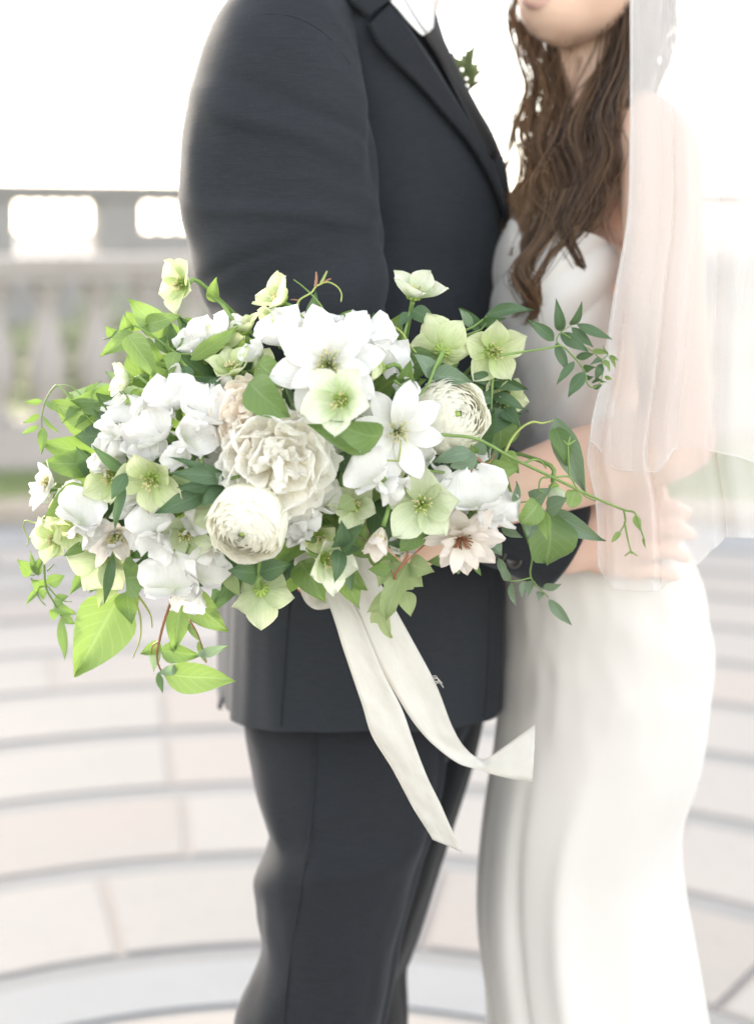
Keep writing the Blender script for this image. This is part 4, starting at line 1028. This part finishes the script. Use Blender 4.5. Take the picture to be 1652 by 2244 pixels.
# half open bud
o = clematis(838, 1158, 62, (-.25, -.75, .45), CP, 6, .42, -.032, .3)
clematis(250, 1165, 74, (.35, -.5, .7), CP, 6, 1.0, -.005, .9)
H = hellebore
H(408, 622, 74, (-.70, .05, .70), HY, 1.15, .0, .3)
H(622, 662, 66, (-.55, .55, .25), HY, .85, .01, .2)
H(606, 700, 46, (-.7, .0, .5), HY, .9, .0, .9)
H(905, 655, 72, (.15, .85, .35), HW, .95, .01, .1)
H(968, 770, 80, (.1, .25, -.75), HY, 1.15, .005, .5)
H(1078, 770, 76, (.15, .05, .95), HY, 1.2, .005, .9)
H(750, 876, 84, (-.40, .10, 1), HW, 1.2, -.060, .45)
H(838, 806, 58, (-.70, .05, .55), HY, .80, -.025, .2)
H(335, 1046, 76, (-.25, -.25, 1), HY, 1.15, -.020, .1)
H(255, 1045, 72, (-.45, .15, .8), HY, 1.15, .000, .7)
H(925, 1105, 88, (-.05, .15, 1), HO, 1.25, -.022, .9)
H(776, 1108, 60, (-.1, .3, 1), HO, 1.2, .004, .2)
H(705, 1222, 74, (.65, -.1, .75), HW, 1.0, -.018, .3)
H(572, 1290, 76, (.05, -.55, -.75), HB, 1.05, -.010, .2)
H(512, 818, 62, (-.1, .65, .35), HY, .95, -.002, .2)
H(560, 812, 50, (.5, .3, .4), HB, .9, .006, .2)
H(290, 832, 56, (-.85, .0, .4), HW, .85, .0, .6)
H(1098, 872, 66, (.2, -.2, .9), HY, 1.2, .030, .4)
H(226, 1222, 74, (-.1, -.45, -.7), HB, 1.05, -.002, .9)
H(128, 1180, 58, (-.5, .05, .8), HY, 1.0, .005, .1)
H(172, 1160, 60, (-.3, .0, .9), HY, 1.0, .012, .6)
H(478, 1104, 74, (.1, -.4, -.75), HB, 1.0, -.012, .0)
H(450, 982, 60, (.0, .55, -.5), HB, 1.0, -.005, .3)
H(408, 1168, 64, (.0, -.2, .9), HO, 1.1, .004, .3)
H(1212, 1062, 40, (.2, -.9, .25), HW, .45, .0, .3)
H(480, 760, 50, (.3, .6, .4), HY, .9, .012, .2)
H(540, 730, 44, (-.2, .8, .2), HY, .9, .012, .4)
H(150, 1120, 48, (-.7, .3, .5), HY, 1.0, .010, .2)
H(700, 1170, 50, (.1, -.3, .9), HY, 1.1, .015, .2)
S = sweet_pea
S(380, 878, 62, (-.15, .3, 1), .25, -.012); S(440, 905, 66, (.3, .2, 1), -.4, -.016); S(352, 945, 60, (-.4, -.1, 1), .5, -.010); S(420, 952, 56, (.1, -.35, 1), -.9, -.020)
S(292, 935, 62, (-.6, .3, .8), .3, .004); S(268, 985, 60, (-.7, 0, .7), .8, .004); S(318, 985, 58, (-.2, .1, 1), -.3, -.004); S(395, 1000, 40, (.1, -.3, 1), .7, -.02)
S(625, 738, 62, (-.35, .45, .8), .5, -.006); S(612, 722, 46, (-.6, .5, .5), -.3, .008); S(800, 750, 66, (.35, .45, .85), -.3, .004); S(846, 790, 62, (.6, .2, .7), -.6, .0); S(690, 738, 54, (.0, .7, .6), .1, .022); S(760, 735, 52, (.1, .7, .6), -.1, .022)
S(820, 1036, 62, (-.25, -.1, 1), .7, -.034); S(850, 1062, 46, (.3, -.5, .8), -1.9, -.030)
S(1040, 1090, 74, (.05, .1, 1), .15, -.030); S(1078, 1118, 62, (.45, -.1, .9), -.6, -.026); S(968, 1066, 40, (-.4, .3, .9), .6, -.018); S(1060, 1140, 56, (.2, -.4, .9), 2.2, -.020)
S(188, 1128, 64, (-.35, .1, 1), -.4, -.016); S(206, 1158, 50, (.1, -.4, .9), -2.0, -.012)
S(338, 1150, 58, (.1, .15, 1), .4, -.018); S(352, 1180, 48, (.1, -.3, 1), 2.4, -.014); S(318, 1168, 44, (-.5, -.1, .8), 1.2, -.008)
S(382, 1268, 72, (-.15, -.2, 1), .1, -.014); S(440, 1250, 60, (.3, -.2, .9), -.5, -.004); S(420, 1300, 44, (.2, -.5, .8), 2.6, -.004)
S(460, 740, 50, (-.1, .5, .8), .1, .004); S(430, 760, 44, (-.4, .4, .8), .5, .006); S(500, 720, 40, (.2, .6, .6), -.3, .010)
S(240, 1000, 44, (-.8, .1, .5), .2, .010); S(262, 900, 40, (-.7, .4, .5), .2, .010); S(104, 1078, 44, (-.7, .0, .6), .9, .004)
S(640, 1140, 60, (.1, -.4, 1), -.3, .004); S(690, 1090, 56, (.4, -.1, 1), -.5, .006); S(460, 1215, 52, (.2, -.4, .9), 2.9, .008)
S(1000, 1140, 46, (-.2, .0, 1), .8, -.012); S(900, 1010, 40, (.1, -.2, 1), 2.8, .0); S(745, 985, 50, (.2, .1, 1), .6, .02); S(480, 1010, 50, (-.3, .1, 1), .6, .02)

for x, y, r in ((250, 945, 36), (330, 900, 38), (300, 1010, 34), (222, 1020, 34), (160, 1090, 36), (282, 1120, 38), (300, 1085, 34), (250, 1190, 36), (370, 1110, 36), (430, 1150, 36), (490, 850, 34), (470, 960, 34), (760, 960, 36), (800, 900, 34), (930, 1000, 36), (960, 1140, 36), (880, 1200, 34), (660, 1175, 36), (560, 780, 34), (890, 850, 34), (1040, 1030, 36), (405, 830, 36)):
    S(x, y, r, (random.uniform(-.6, .5), random.uniform(-.5, .5), 1), random.uniform(-1.2, 1.2), random.uniform(-.014, .004))

# ---------------------------------------------------------------- vine sprigs: a stem that carries its leaves
def sprig(r, stems, leaves, dY=0.0, rad=.0011, smat=None, mat=None, kind='ovate', Ys=None):
    """one cut vine: main stem mesh, side twigs and leaves as its children"""
    root = stem('vine_sprig', r, stems[0], [rad*1.2, rad, rad*.6], smat or STEM, BOUQ, dY)
    for s in stems[1:]: stem('twig', r, s, [rad*.8, rad*.5], smat or STEM, root, dY)
    for L in leaves:
        bx, by, tx, ty, w = L[:5]; m = L[5] if len(L) > 5 and L[5] else (mat or MD); k = L[6] if len(L) > 6 and L[6] else kind
        leaf(root, r, bx, by, tx, ty, w, m, k, dY+(L[7] if len(L) > 7 else random.uniform(-.004, .004)))
    return root
sprig('a', [[(1180, 740), (1140, 700), (1105, 650), (1000, 570), (880, 490), (830, 475)], [(830, 475), (770, 505), (730, 510), (700, 545), (650, 560)], [(880, 490), (930, 460)], [(1110, 650), (1200, 655), (1260, 660)]],
      [(1040, 540, 805, 315, 165, LT), (915, 468, 1142, 410, 108, LT), (890, 500, 788, 385, 95, LT), (785, 520, 775, 405, 95, LT), (715, 530, 662, 472, 62, LT, 'ovate', -.004), (850, 525, 630, 672, 120, LT), (800, 540, 990, 822, 135, LT, 'ovate', -.008), (890, 565, 1030, 700, 100, MD),
       (1060, 640, 1050, 560, 50, LT), (1085, 630, 1155, 550, 55, LT), (1110, 640, 1065, 792, 90, LT), (1040, 750, 930, 880, 120, MD), (900, 895, 785, 972, 80, LT), (1195, 690, 1495, 478, 105, LT, 'lance', -.012), (1160, 730, 1205, 885, 70, DK), (1390, 900, 1220, 800, 140, DK), (1300, 935, 1390, 795, 120, DK)], -.004, .0013)
sprig('a', [[(720, 1050), (640, 1090), (580, 1075), (500, 990), (430, 910), (370, 855), (340, 860), (290, 940), (265, 1040), (265, 1115)], [(540, 945), (480, 880), (420, 850), (370, 850)]],
      [(540, 940, 637, 822, 52), (590, 990, 715, 988, 48), (530, 950, 388, 1092, 62), (580, 1010, 472, 1116, 52), (600, 1010, 692, 1085, 60, BL), (455, 900, 388, 1022, 38, LT), (270, 948, 148, 952, 36), (285, 950, 382, 1026, 34), (252, 1035, 138, 1086, 40), (272, 1040, 378, 1146, 30), (250, 1105, 133, 1154, 34), (270, 1110, 262, 1285, 58)], .01, .0009, STEM, MD, 'lance')
sprig('c', [[(330, 290), (265, 335), (278, 560), (290, 740), (340, 840), (385, 925)], [(290, 740), (250, 745), (235, 780), (260, 830), (290, 860)], [(300, 640), (340, 600)], [(278, 560), (230, 660), (195, 668)], [(290, 725), (345, 790), (400, 830), (450, 835)]],
      [(200, 665, 108, 568, 82), (240, 672, 190, 518, 68), (228, 665, 272, 548, 66), (285, 745, 196, 688, 82), (242, 762, 164, 858, 42), (252, 800, 300, 762, 64), (300, 722, 408, 672, 78), (340, 832, 432, 800, 60), (345, 850, 484, 912, 72), (345, 880, 334, 958, 62), (385, 905, 478, 972, 78), (385, 930, 408, 1205, 62, None, 'lance')], .0, .0010, STEM, MD, 'ovate')
sprig('c', [[(1080, 800), (1070, 840), (1030, 960), (1000, 1080), (985, 1180), (1010, 1265), (1060, 1300)], [(1000, 1085), (960, 1110), (950, 1160)], [(1190, 950), (1240, 1040), (1270, 1130), (1295, 1215)]],
      [(1135, 835, 1105, 1135, 158, MD, None, .01), (1170, 790, 1432, 1015, 190, LT, None, .012), (1005, 1140, 1265, 1168, 125, MD, None, -.006), (1235, 1172, 1438, 1108, 62, BL, 'lance', -.004), (1025, 1290, 1482, 1335, 175, LT, None, -.010), (985, 1130, 965, 1275, 62, BL), (1110, 1250, 985, 1285, 60, BL, None, -.012), (1010, 1100, 880, 1162, 76, MD, None, .008), (990, 1280, 1022, 1410, 44, DK, 'lance'),
       (1190, 965, 1262, 1090, 46, LT, 'lance'), (1250, 1080, 1292, 1225, 42, LT, 'lance'), (1065, 1085, 1085, 1150, 40, MD)], -.004, .0012, STEMR)
sprig('d', [[(965, 380), (1000, 460), (1030, 545), (960, 655), (945, 720), (948, 775)], [(1175, 445), (1040, 570), (960, 660)], [(960, 690), (930, 640)], [(945, 775), (915, 790)]],
      [(1035, 590, 900, 955, 215, PL, 'lobed', -.006), (1040, 600, 1198, 650, 135, PL, 'ovate'), (925, 640, 782, 632, 78, MD, 'ovate', -.004), (930, 795, 775, 905, 120, PL, 'ovate', -.008), (855, 850, 935, 1062, 165, PL, 'lobed', -.004), (1015, 770, 1052, 930, 110, PL, 'ovate', .002), (920, 575, 850, 745, 90, PL, 'ovate', .006), (1000, 640, 1130, 740, 130, PL, 'ovate', .004)], -.018, .0011, STEMR)
sprig('e', [[(300, 490), (390, 475), (620, 440), (690, 430), (760, 490), (830, 580), (850, 660), (890, 690), (945, 650)], [(690, 430), (660, 395), (690, 340), (760, 295)], [(690, 345), (780, 400), (880, 460), (940, 510), (985, 485)], [(940, 510), (950, 580), (940, 650)]],
      [(685, 337, 655, 128, 68), (745, 297, 818, 148, 58), (785, 292, 1012, 388, 62), (752, 312, 892, 438, 62), (642, 396, 478, 263, 74), (680, 350, 862, 468, 80), (655, 410, 732, 594, 62), (780, 502, 895, 478, 46), (772, 525, 658, 674, 52), (835, 590, 732, 752, 78), (820, 577, 912, 560, 46), (850, 622, 895, 620, 36), (885, 455, 982, 470, 36, LT), (940, 510, 868, 548, 36), (940, 540, 900, 645, 52), (958, 512, 990, 592, 36, LT), (990, 490, 1032, 574, 26, LT), (985, 487, 948, 418, 13, LT), (998, 485, 1052, 522, 16, LT), (880, 655, 948, 652, 40), (958, 620, 1007, 637, 26, LT), (942, 652, 978, 656, 18, LT), (885, 690, 948, 668, 32)], -.034, .0009, STEM, DK, 'lance')
sprig('e', [[(-60, 985), (0, 990), (170, 1015), (400, 1140), (640, 1255), (900, 1380), (1080, 1455), (1150, 1475), (1180, 1560), (1210, 1650)], [(640, 1250), (740, 1250), (780, 1310), (840, 1370), (905, 1400)], [(740, 1245), (735, 1150), (730, 1050)], [(730, 1050), (700, 1020)], [(730, 1050), (745, 995)], [(732, 1050), (776, 1020)], [(620, 1250), (562, 1262), (552, 1330), (598, 1352)], [(600, 1350), (640, 1290), (645, 1250)], [(1080, 1455), (1090, 1530), (1060, 1590)], [(1085, 1530), (1105, 1640), (1130, 1730)], [(1125, 1715), (1085, 1745)], [(1125, 1715), (1165, 1745)]],
      [(775, 1330, 745, 1442, 112, LT, 'round'), (545, 1408, 435, 1540, 135, LT, 'round'), (570, 1450, 612, 1658, 80, LT, 'lance', -.006), (590, 1450, 968, 1648, 135, BL, 'lance', .004), (510, 1410, 625, 1318, 112, BL, 'ovate', .008), (598, 1455, 724, 1380, 112, BL, 'ovate', .010), (395, 1405, 408, 1275, 62, BL), (1060, 1590, 1000, 1660, 34, LT, 'lance'), (1150, 1490, 1185, 1590, 44, LT), (1200, 1630, 1220, 1700, 18, LT), (600, 1470, 590, 1790, 300, MD, 'round', .018), (500, 1500, 480, 1640, 90, BL, 'ovate', .010)], -.042, .0012, STEM)
sprig('f', [[(305, 340), (345, 480), (405, 640), (440, 760), (435, 880), (530, 985)], [(435, 880), (370, 895), (315, 900)], [(300, 480), (345, 475), (430, 465), (470, 490)]],
      [(312, 898, 254, 772, 46), (330, 908, 352, 1034, 38), (392, 898, 385, 988, 36), (445, 895, 420, 982, 52), (487, 955, 476, 1008, 40), (500, 935, 602, 914, 50), (530, 998, 658, 1140, 58), (275, 590, 392, 662, 62), (195, 635, 278, 758, 66), (345, 480, 265, 430, 70)], -.012, .0010, STEM, BL, 'lance')
sprig('e', [[(330, 1110), (380, 1010), (440, 940), (510, 905), (570, 912), (640, 895)]], [(648, 872, 842, 1345, 165, BL, 'lance', .0), (640, 935, 724, 1180, 115, MD, 'ovate', .008)], .0, .0012, TEND)
sprig('e', [[(90, 1290), (130, 1200), (160, 1130), (190, 1150)], [(160, 1140), (230, 1165), (280, 1100)], [(185, 1150), (200, 1220)]], [(165, 1128, -15, 1190, 108, BL), (150, 1105, 122, 1045, 52, MD), (172, 1110, 205, 1008, 84, BL), (250, 1160, 282, 1048, 56, BL), (188, 1222, 425, 1195, 140, LT), (325, 1098, 425, 1225, 118, LT), (150, 1140, 192, 1275, 62, MD)], -.030, .0010, STEMR)
sprig('e', [[(262, 590), (255, 700), (250, 830)]], [(240, 640, 100, 618, 74), (255, 640, 484, 702, 80), (250, 745, 118, 762, 76), (260, 745, 484, 838, 84), (280, 825, 300, 1075, 215, MD, 'round', .012), (330, 830, 424, 938, 95, DK)], .01, .0013, STEM, DK, 'ovate')
sprig('b', [[(1330, 560), (1440, 520), (1490, 500)], [(1490, 500), (1530, 450)]], [(1480, 500, 1358, 360, 76, DK), ], .01, .0011)
sprig('e', [[(90, 330), (150, 300), (220, 245)]], [(162, 292, 350, 254, 58, DK, 'lance'), (210, 243, 524, 206, 80, DK, 'lance'), (130, 310, 45, 190, 62, BL, 'lance')], .008, .0011)
# palmate hellebore leaf
sprig('d', [[(700, 420), (640, 470), (600, 490)]], [(600, 492, 618, 325, 116), (608, 492, 752, 345, 108), (610, 498, 738, 500, 86), (602, 508, 684, 775, 118), (592, 508, 572, 722, 88)], -.030, .0013, STEM, DK, 'ovate')
sprig('a', [[(1500, 1420), (1430, 1440), (1400, 1460)]], [(1420, 1440, 1068, 1398, 112), (1425, 1442, 1278, 1418, 62, BL), (1385, 1478, 1108, 1492, 84), (1325, 1500, 968, 1652, 122), (1400, 1485, 1258, 1612, 96)], -.026, .0013, STEM, DK, 'lance')
sprig('b', [[(945, 818), (1010, 862)], [(1010, 862), (1030, 800)]], [(1005, 852, 1052, 688, 100, MD), (1010, 860, 990, 1015, 106, BL)], -.02, .0012)
sprig('b', [[(1250, 640), (1200, 740), (1150, 860), (1050, 960)]], [(1182, 785, 1062, 652, 118, BL), (1186, 785, 1428, 832, 128, BL)], -.012, .0014, STEM)
sprig('b', [[(985, 660), (1010, 540), (1045, 390)]], [(1060, 378, 1218, 474, 108, DK), (1042, 392, 985, 490, 74, DK)], .01, .0014, STEM)
sprig('a', [[(1480, 480), (1400, 350), (1300, 280)]], [(1370, 330, 1360, 170, 88, LT)], .0, .0016, STEM)
sprig('d', [[(110, 560), (98, 640), (96, 720)]], [(92, 655, -95, 640, 135, DK), (100, 652, 300, 598, 128, DK)], -.018, .0013, STEM)
# single leaves set among the flowers
for args in [('b', 40, 830, 300, 1048, 225, MD, 'ovate', -.030), ('b', 95, 700, 335, 872, 165, LT, 'ovate', -.012), ('b', 410, 490, 456, 258, 82, DK, 'lance', .01), ('b', 765, 885, 776, 598, 86, MD, 'lance', -.040), ('b', 872, 1160, 546, 1068, 180, MD, 'ovate', -.050), ('b', 805, 1258, 408, 1098, 140, MD, 'ovate', -.040),
             ('b', 580, 1290, 745, 1405, 118, DK), ('b', 600, 1440, 795, 1440, 108, MD), ('b', 690, 1358, 805, 1285, 84, MD), ('b', 960, 1445, 888, 1335, 84, MD), ('b', 1050, 1385, 1195, 1290, 74, BL), ('b', 1425, 1268, 1190, 1335, 96, BL, 'ovate', -.03),
             ('a', 790, 1385, 578, 1222, 66, DK, 'lance', -.03), ('a', 792, 1398, 702, 1565, 92, DK, 'lance', -.045), ('a', 785, 1480, 722, 1752, 60, DK, 'lance', -.045), ('a', 565, 1512, 282, 1670, 200, LT, 'ovate', -.012), ('a', 1345, 1395, 1058, 1298, 42, DK, 'lance', -.03), ('a', 700, 1310, 682, 1252, 44, MD),
             ('c', 755, 785, 470, 1296, 345, LT, 'ovate', -.004), ('c', 800, 770, 825, 975, 140, MD, 'ovate', .022), ('c', 788, 690, 1022, 655, 240, MD, 'lobed', -.012), ('c', 712, 540, 655, 858, 64, DK, 'lance', -.022), ('c', 705, 700, 622, 875, 125, PL, 'ovate', .0), ('c', 565, 635, 438, 794, 92, MD), ('c', 632, 698, 563, 778, 64, DK), ('c', 545, 478, 398, 552, 64, MD, 'ovate', -.016),
             ('d', 1115, 365, 980, 525, 150, MD, 'ovate', -.02), ('d', 1500, 395, 1622, 548, 92, BL, 'lance', -.012), ('d', 1438, 588, 1492, 674, 34, MD, 'lance'), ('d', 1262, 575, 1150, 582, 62, MD), ('d', 1600, 562, 1655, 695, 50, BL, 'lance'), ('c', 1400, 630, 1505, 805, 95, PL), ('d', 690, 190, 590, 260, 110, PL, 'ovate', -.02), ('d', 720, 230, 810, 270, 90, PL)]:
    leaf(BOUQ, *args)
# greenery packed between and behind the flowers
rs = random.Random(77)
for k in range(190):
    t = rs.random()*6.283; q = math.sqrt(rs.random()); x = 610+q*math.cos(t)*455; y = 1000+q*math.sin(t)*265+.10*(610-x)*0
    if x < 300: y = y+60
    a = math.atan2(y-1090, x-700)+rs.uniform(-.9, .9); ln = rs.uniform(70, 135); m = rs.choice((DK, DK, MD, MD, BL, LT))
    leaf(BOUQ, None, x, y, x+math.cos(a)*ln, y+math.sin(a)*ln*.9, ln*rs.uniform(.42, .62), m, rs.choice(('ovate', 'ovate', 'lance')), rs.uniform(.022, .055)+(.0 if k % 3 else -.012))
# tendrils
def tendril(r, pts, rad=.0009, mat=None, dY=-.01): return stem('tendril', r, pts, [rad, rad*.8, rad*.5], mat or TEND, BOUQ, dY, len(pts)*6)
tendril('b', [(515, 572), (522, 480), (518, 420), (490, 350), (430, 280), (370, 225), (320, 188)], .0011, STEM, .0)
tendril('b', [(430, 452), (370, 415), (345, 370), (355, 315), (430, 268), (462, 228), (530, 203), (590, 230), (618, 275), (615, 325)], .0011, TEND, .0)
tendril('b', [(456, 232), (462, 180), (460, 140)], .0014, STEMR, .0); tendril('b', [(490, 212), (508, 175), (527, 134)], .0016, TEND, .0); tendril('b', [(505, 206), (535, 188), (552, 182)], .0012, STEMR, .0)
tendril('b', [(345, 372), (320, 390), (318, 415)], .0009, TEND, .0); tendril('b', [(350, 318), (320, 312), (296, 312)], .0008, STEMR, .0)
tendril('b', [(430, 705), (395, 670), (392, 630), (420, 595), (500, 570), (570, 545), (620, 520), (680, 545), (720, 600)], .0010, MD, -.03)
leaf(BOUQ, 'b', 470, 430, 602, 500, 58, MD, 'lance', .0); leaf(BOUQ, 'b', 590, 520, 720, 605, 36, MD, 'lance', -.03); leaf(BOUQ, 'b', 420, 560, 500, 545, 34, MD, 'lance', -.03)
tendril('b', [(860, 505), (940, 485), (1000, 525), (1040, 590), (1085, 645)], .0011, TEND, .0)
tendril('c', [(300, 330), (225, 342), (165, 328), (148, 370), (172, 420), (182, 460), (165, 485)], .0009, TEND, .0)
tendril('c', [(835, 790), (878, 920), (884, 1030), (870, 1100), (835, 1185)], .0010, TEND, .01); tendril('c', [(860, 790), (905, 850), (930, 890), (948, 930), (955, 995)], .0012, TEND, .01)
tendril('e', [(455, 1165), (510, 1142), (560, 1150), (595, 1195)], .0013, STEM, -.01)
tendril('b', [(890, 1320), (970, 1325), (1010, 1360), (1050, 1420)], .0009, TEND, -.03); tendril('b', [(975, 1330), (985, 1250), (990, 1190)], .0009, TEND, -.035); tendril('b', [(980, 1330), (1000, 1420), (1030, 1500)], .0010, TEND, -.03)
tendril('d', [(1150, 15), (1300, 30), (1490, 60)], .0013, STEM, -.02); tendril('c', [(1190, 480), (1160, 560), (1145, 610)], .0011, STEM, -.01)
tendril('d', [(1420, 0), (1360, 110), (1310, 230), (1290, 300)], .0010, STEMR, -.028)
tendril('a', [(870, 790), (940, 850), (1025, 905)], .0016, STEM, -.012); tendril('d', [(1345, 590), (1348, 655)], .0030, STEM, -.02)
# cut stems below the grip
for k in range(14):
    e = FP(660+rs.uniform(-22, 60), 1285+rs.uniform(-14, 16), 1.405+rs.uniform(-.012, .012)); s = BPT+Vector((rs.uniform(-.012, .012), rs.uniform(-.010, .012), rs.uniform(-.008, .008)))
    objt('stem', tube([s, (s+e)/2+Vector((0, .004, 0)), e], .0022, 7, 5), STEMB if k % 3 == 0 else STEM, BOUQ)

# ---------------------------------------------------------------- silk ribbon
def silkmat():
    k = NB('ivory_silk'); co = k.coord('UV'); mp = k.n('Mapping', {'Vector': co, 'Scale': (3.0, 160.0, 1.0)}); n = k.noise(mp.outputs[0], 1.0, 3); b = k.noise(co, 4.0, 3)
    c = k.mix(k.ramp(b, .3, .7), (.585, .56, .515), (.62, .60, .56)); nb = k.bump(k.math('ADD', k.math('MULTIPLY', n, .15), b), .25, .002)
    p = k.princ(c, .42, Normal=nb); p.inputs['Sheen Weight'].default_value = .3
    return k.done(k.n('MixShader', {0: .22, 1: p.outputs[0], 2: k.n('BsdfTranslucent', {'Color': c}).outputs[0]}))
SILK = silkmat()
def strip(name, left, right, parent, nu=60, nv=9, belly=.004, seed=1.0, notch=0.0):
    A, B = catmull(left, nu), catmull(right, nu); V, U = [], []
    for i in range(nu):
        a, b = FP(*A[i]), FP(*B[i])
        for j in range(nv):
            s = j/(nv-1); p = a.lerp(b, s); t = i/(nu-1)
            p = p+Vector((0, -1, .2))*(belly*math.sin(s*3.1416)*math.sin(t*7+seed)+.0022*nz(t*8, s*2.5, seed)+.0010*nz(t*22, s*6, seed+4))
            if notch and t > .98: p = p+(FP(*A[i])-FP(*A[i-3]))*notch*abs(s-.5)*2
            V.append(p); U.append((t*6, s))
    return objt(name, (V, grid_faces(nu, nv), U), SILK, parent, solid=.0005)
rib = strip('ribbon', [(770, 1160, 1.365), (752, 1200, 1.350), (748, 1250, 1.345), (775, 1330, 1.343), (822, 1440, 1.335), (884, 1550, 1.330), (935, 1618, 1.335), (1000, 1670, 1.345), (1050, 1688, 1.355), (1090, 1700, 1.350), (1166, 1716, 1.340)],
            [(790, 1150, 1.365), (800, 1195, 1.350), (822, 1255, 1.345), (855, 1315, 1.343), (902, 1400, 1.338), (955, 1500, 1.336), (992, 1595, 1.342), (1022, 1642, 1.352), (1058, 1664, 1.362), (1100, 1640, 1.360), (1172, 1588, 1.352)], BOUQ, 90, 9, .003, 1.0)
strip('ribbon_tail', [(700, 1230, 1.352), (706, 1290, 1.343), (728, 1345, 1.336), (758, 1440, 1.330), (792, 1540, 1.328), (815, 1612, 1.328), (860, 1685, 1.332), (902, 1765, 1.335), (930, 1810, 1.338), (948, 1840, 1.340)],
      [(745, 1225, 1.352), (760, 1290, 1.343), (796, 1370, 1.336), (838, 1470, 1.330), (880, 1552, 1.326), (906, 1625, 1.324), (936, 1702, 1.328), (962, 1755, 1.332), (984, 1805, 1.336), (1012, 1868, 1.342)], rib, 80, 9, .003, 3.0)
strip('ribbon_loop', [(640, 1215, 1.362), (650, 1262, 1.352), (664, 1310, 1.348), (688, 1334, 1.348), (715, 1334, 1.350), (745, 1322, 1.356), (765, 1300, 1.366)], [(700, 1200, 1.364), (715, 1240, 1.354), (725, 1268, 1.350), (738, 1285, 1.350), (752, 1290, 1.352), (768, 1290, 1.358), (780, 1280, 1.368)], rib, 40, 7, .006, 2.0)
strip('ribbon_loop', [(735, 1245, 1.360), (742, 1280, 1.352), (755, 1315, 1.350), (778, 1325, 1.354)], [(800, 1230, 1.360), (806, 1270, 1.352), (808, 1305, 1.350), (806, 1320, 1.354)], rib, 24, 7, .004, 5.0)
fr = MB()
for k in range(6):
    x0, y0 = 946+k*1.6, 1482+k*3.4; fr.add(tube([FP(x0, y0, 1.336), FP(x0+9, y0-1+rs.uniform(-4, 4), 1.334), FP(x0+16+rs.uniform(-4, 6), y0+rs.uniform(-10, 12), 1.333)], .00035, 4, 6))
fr.build('frayed_thread', SILK, rib)
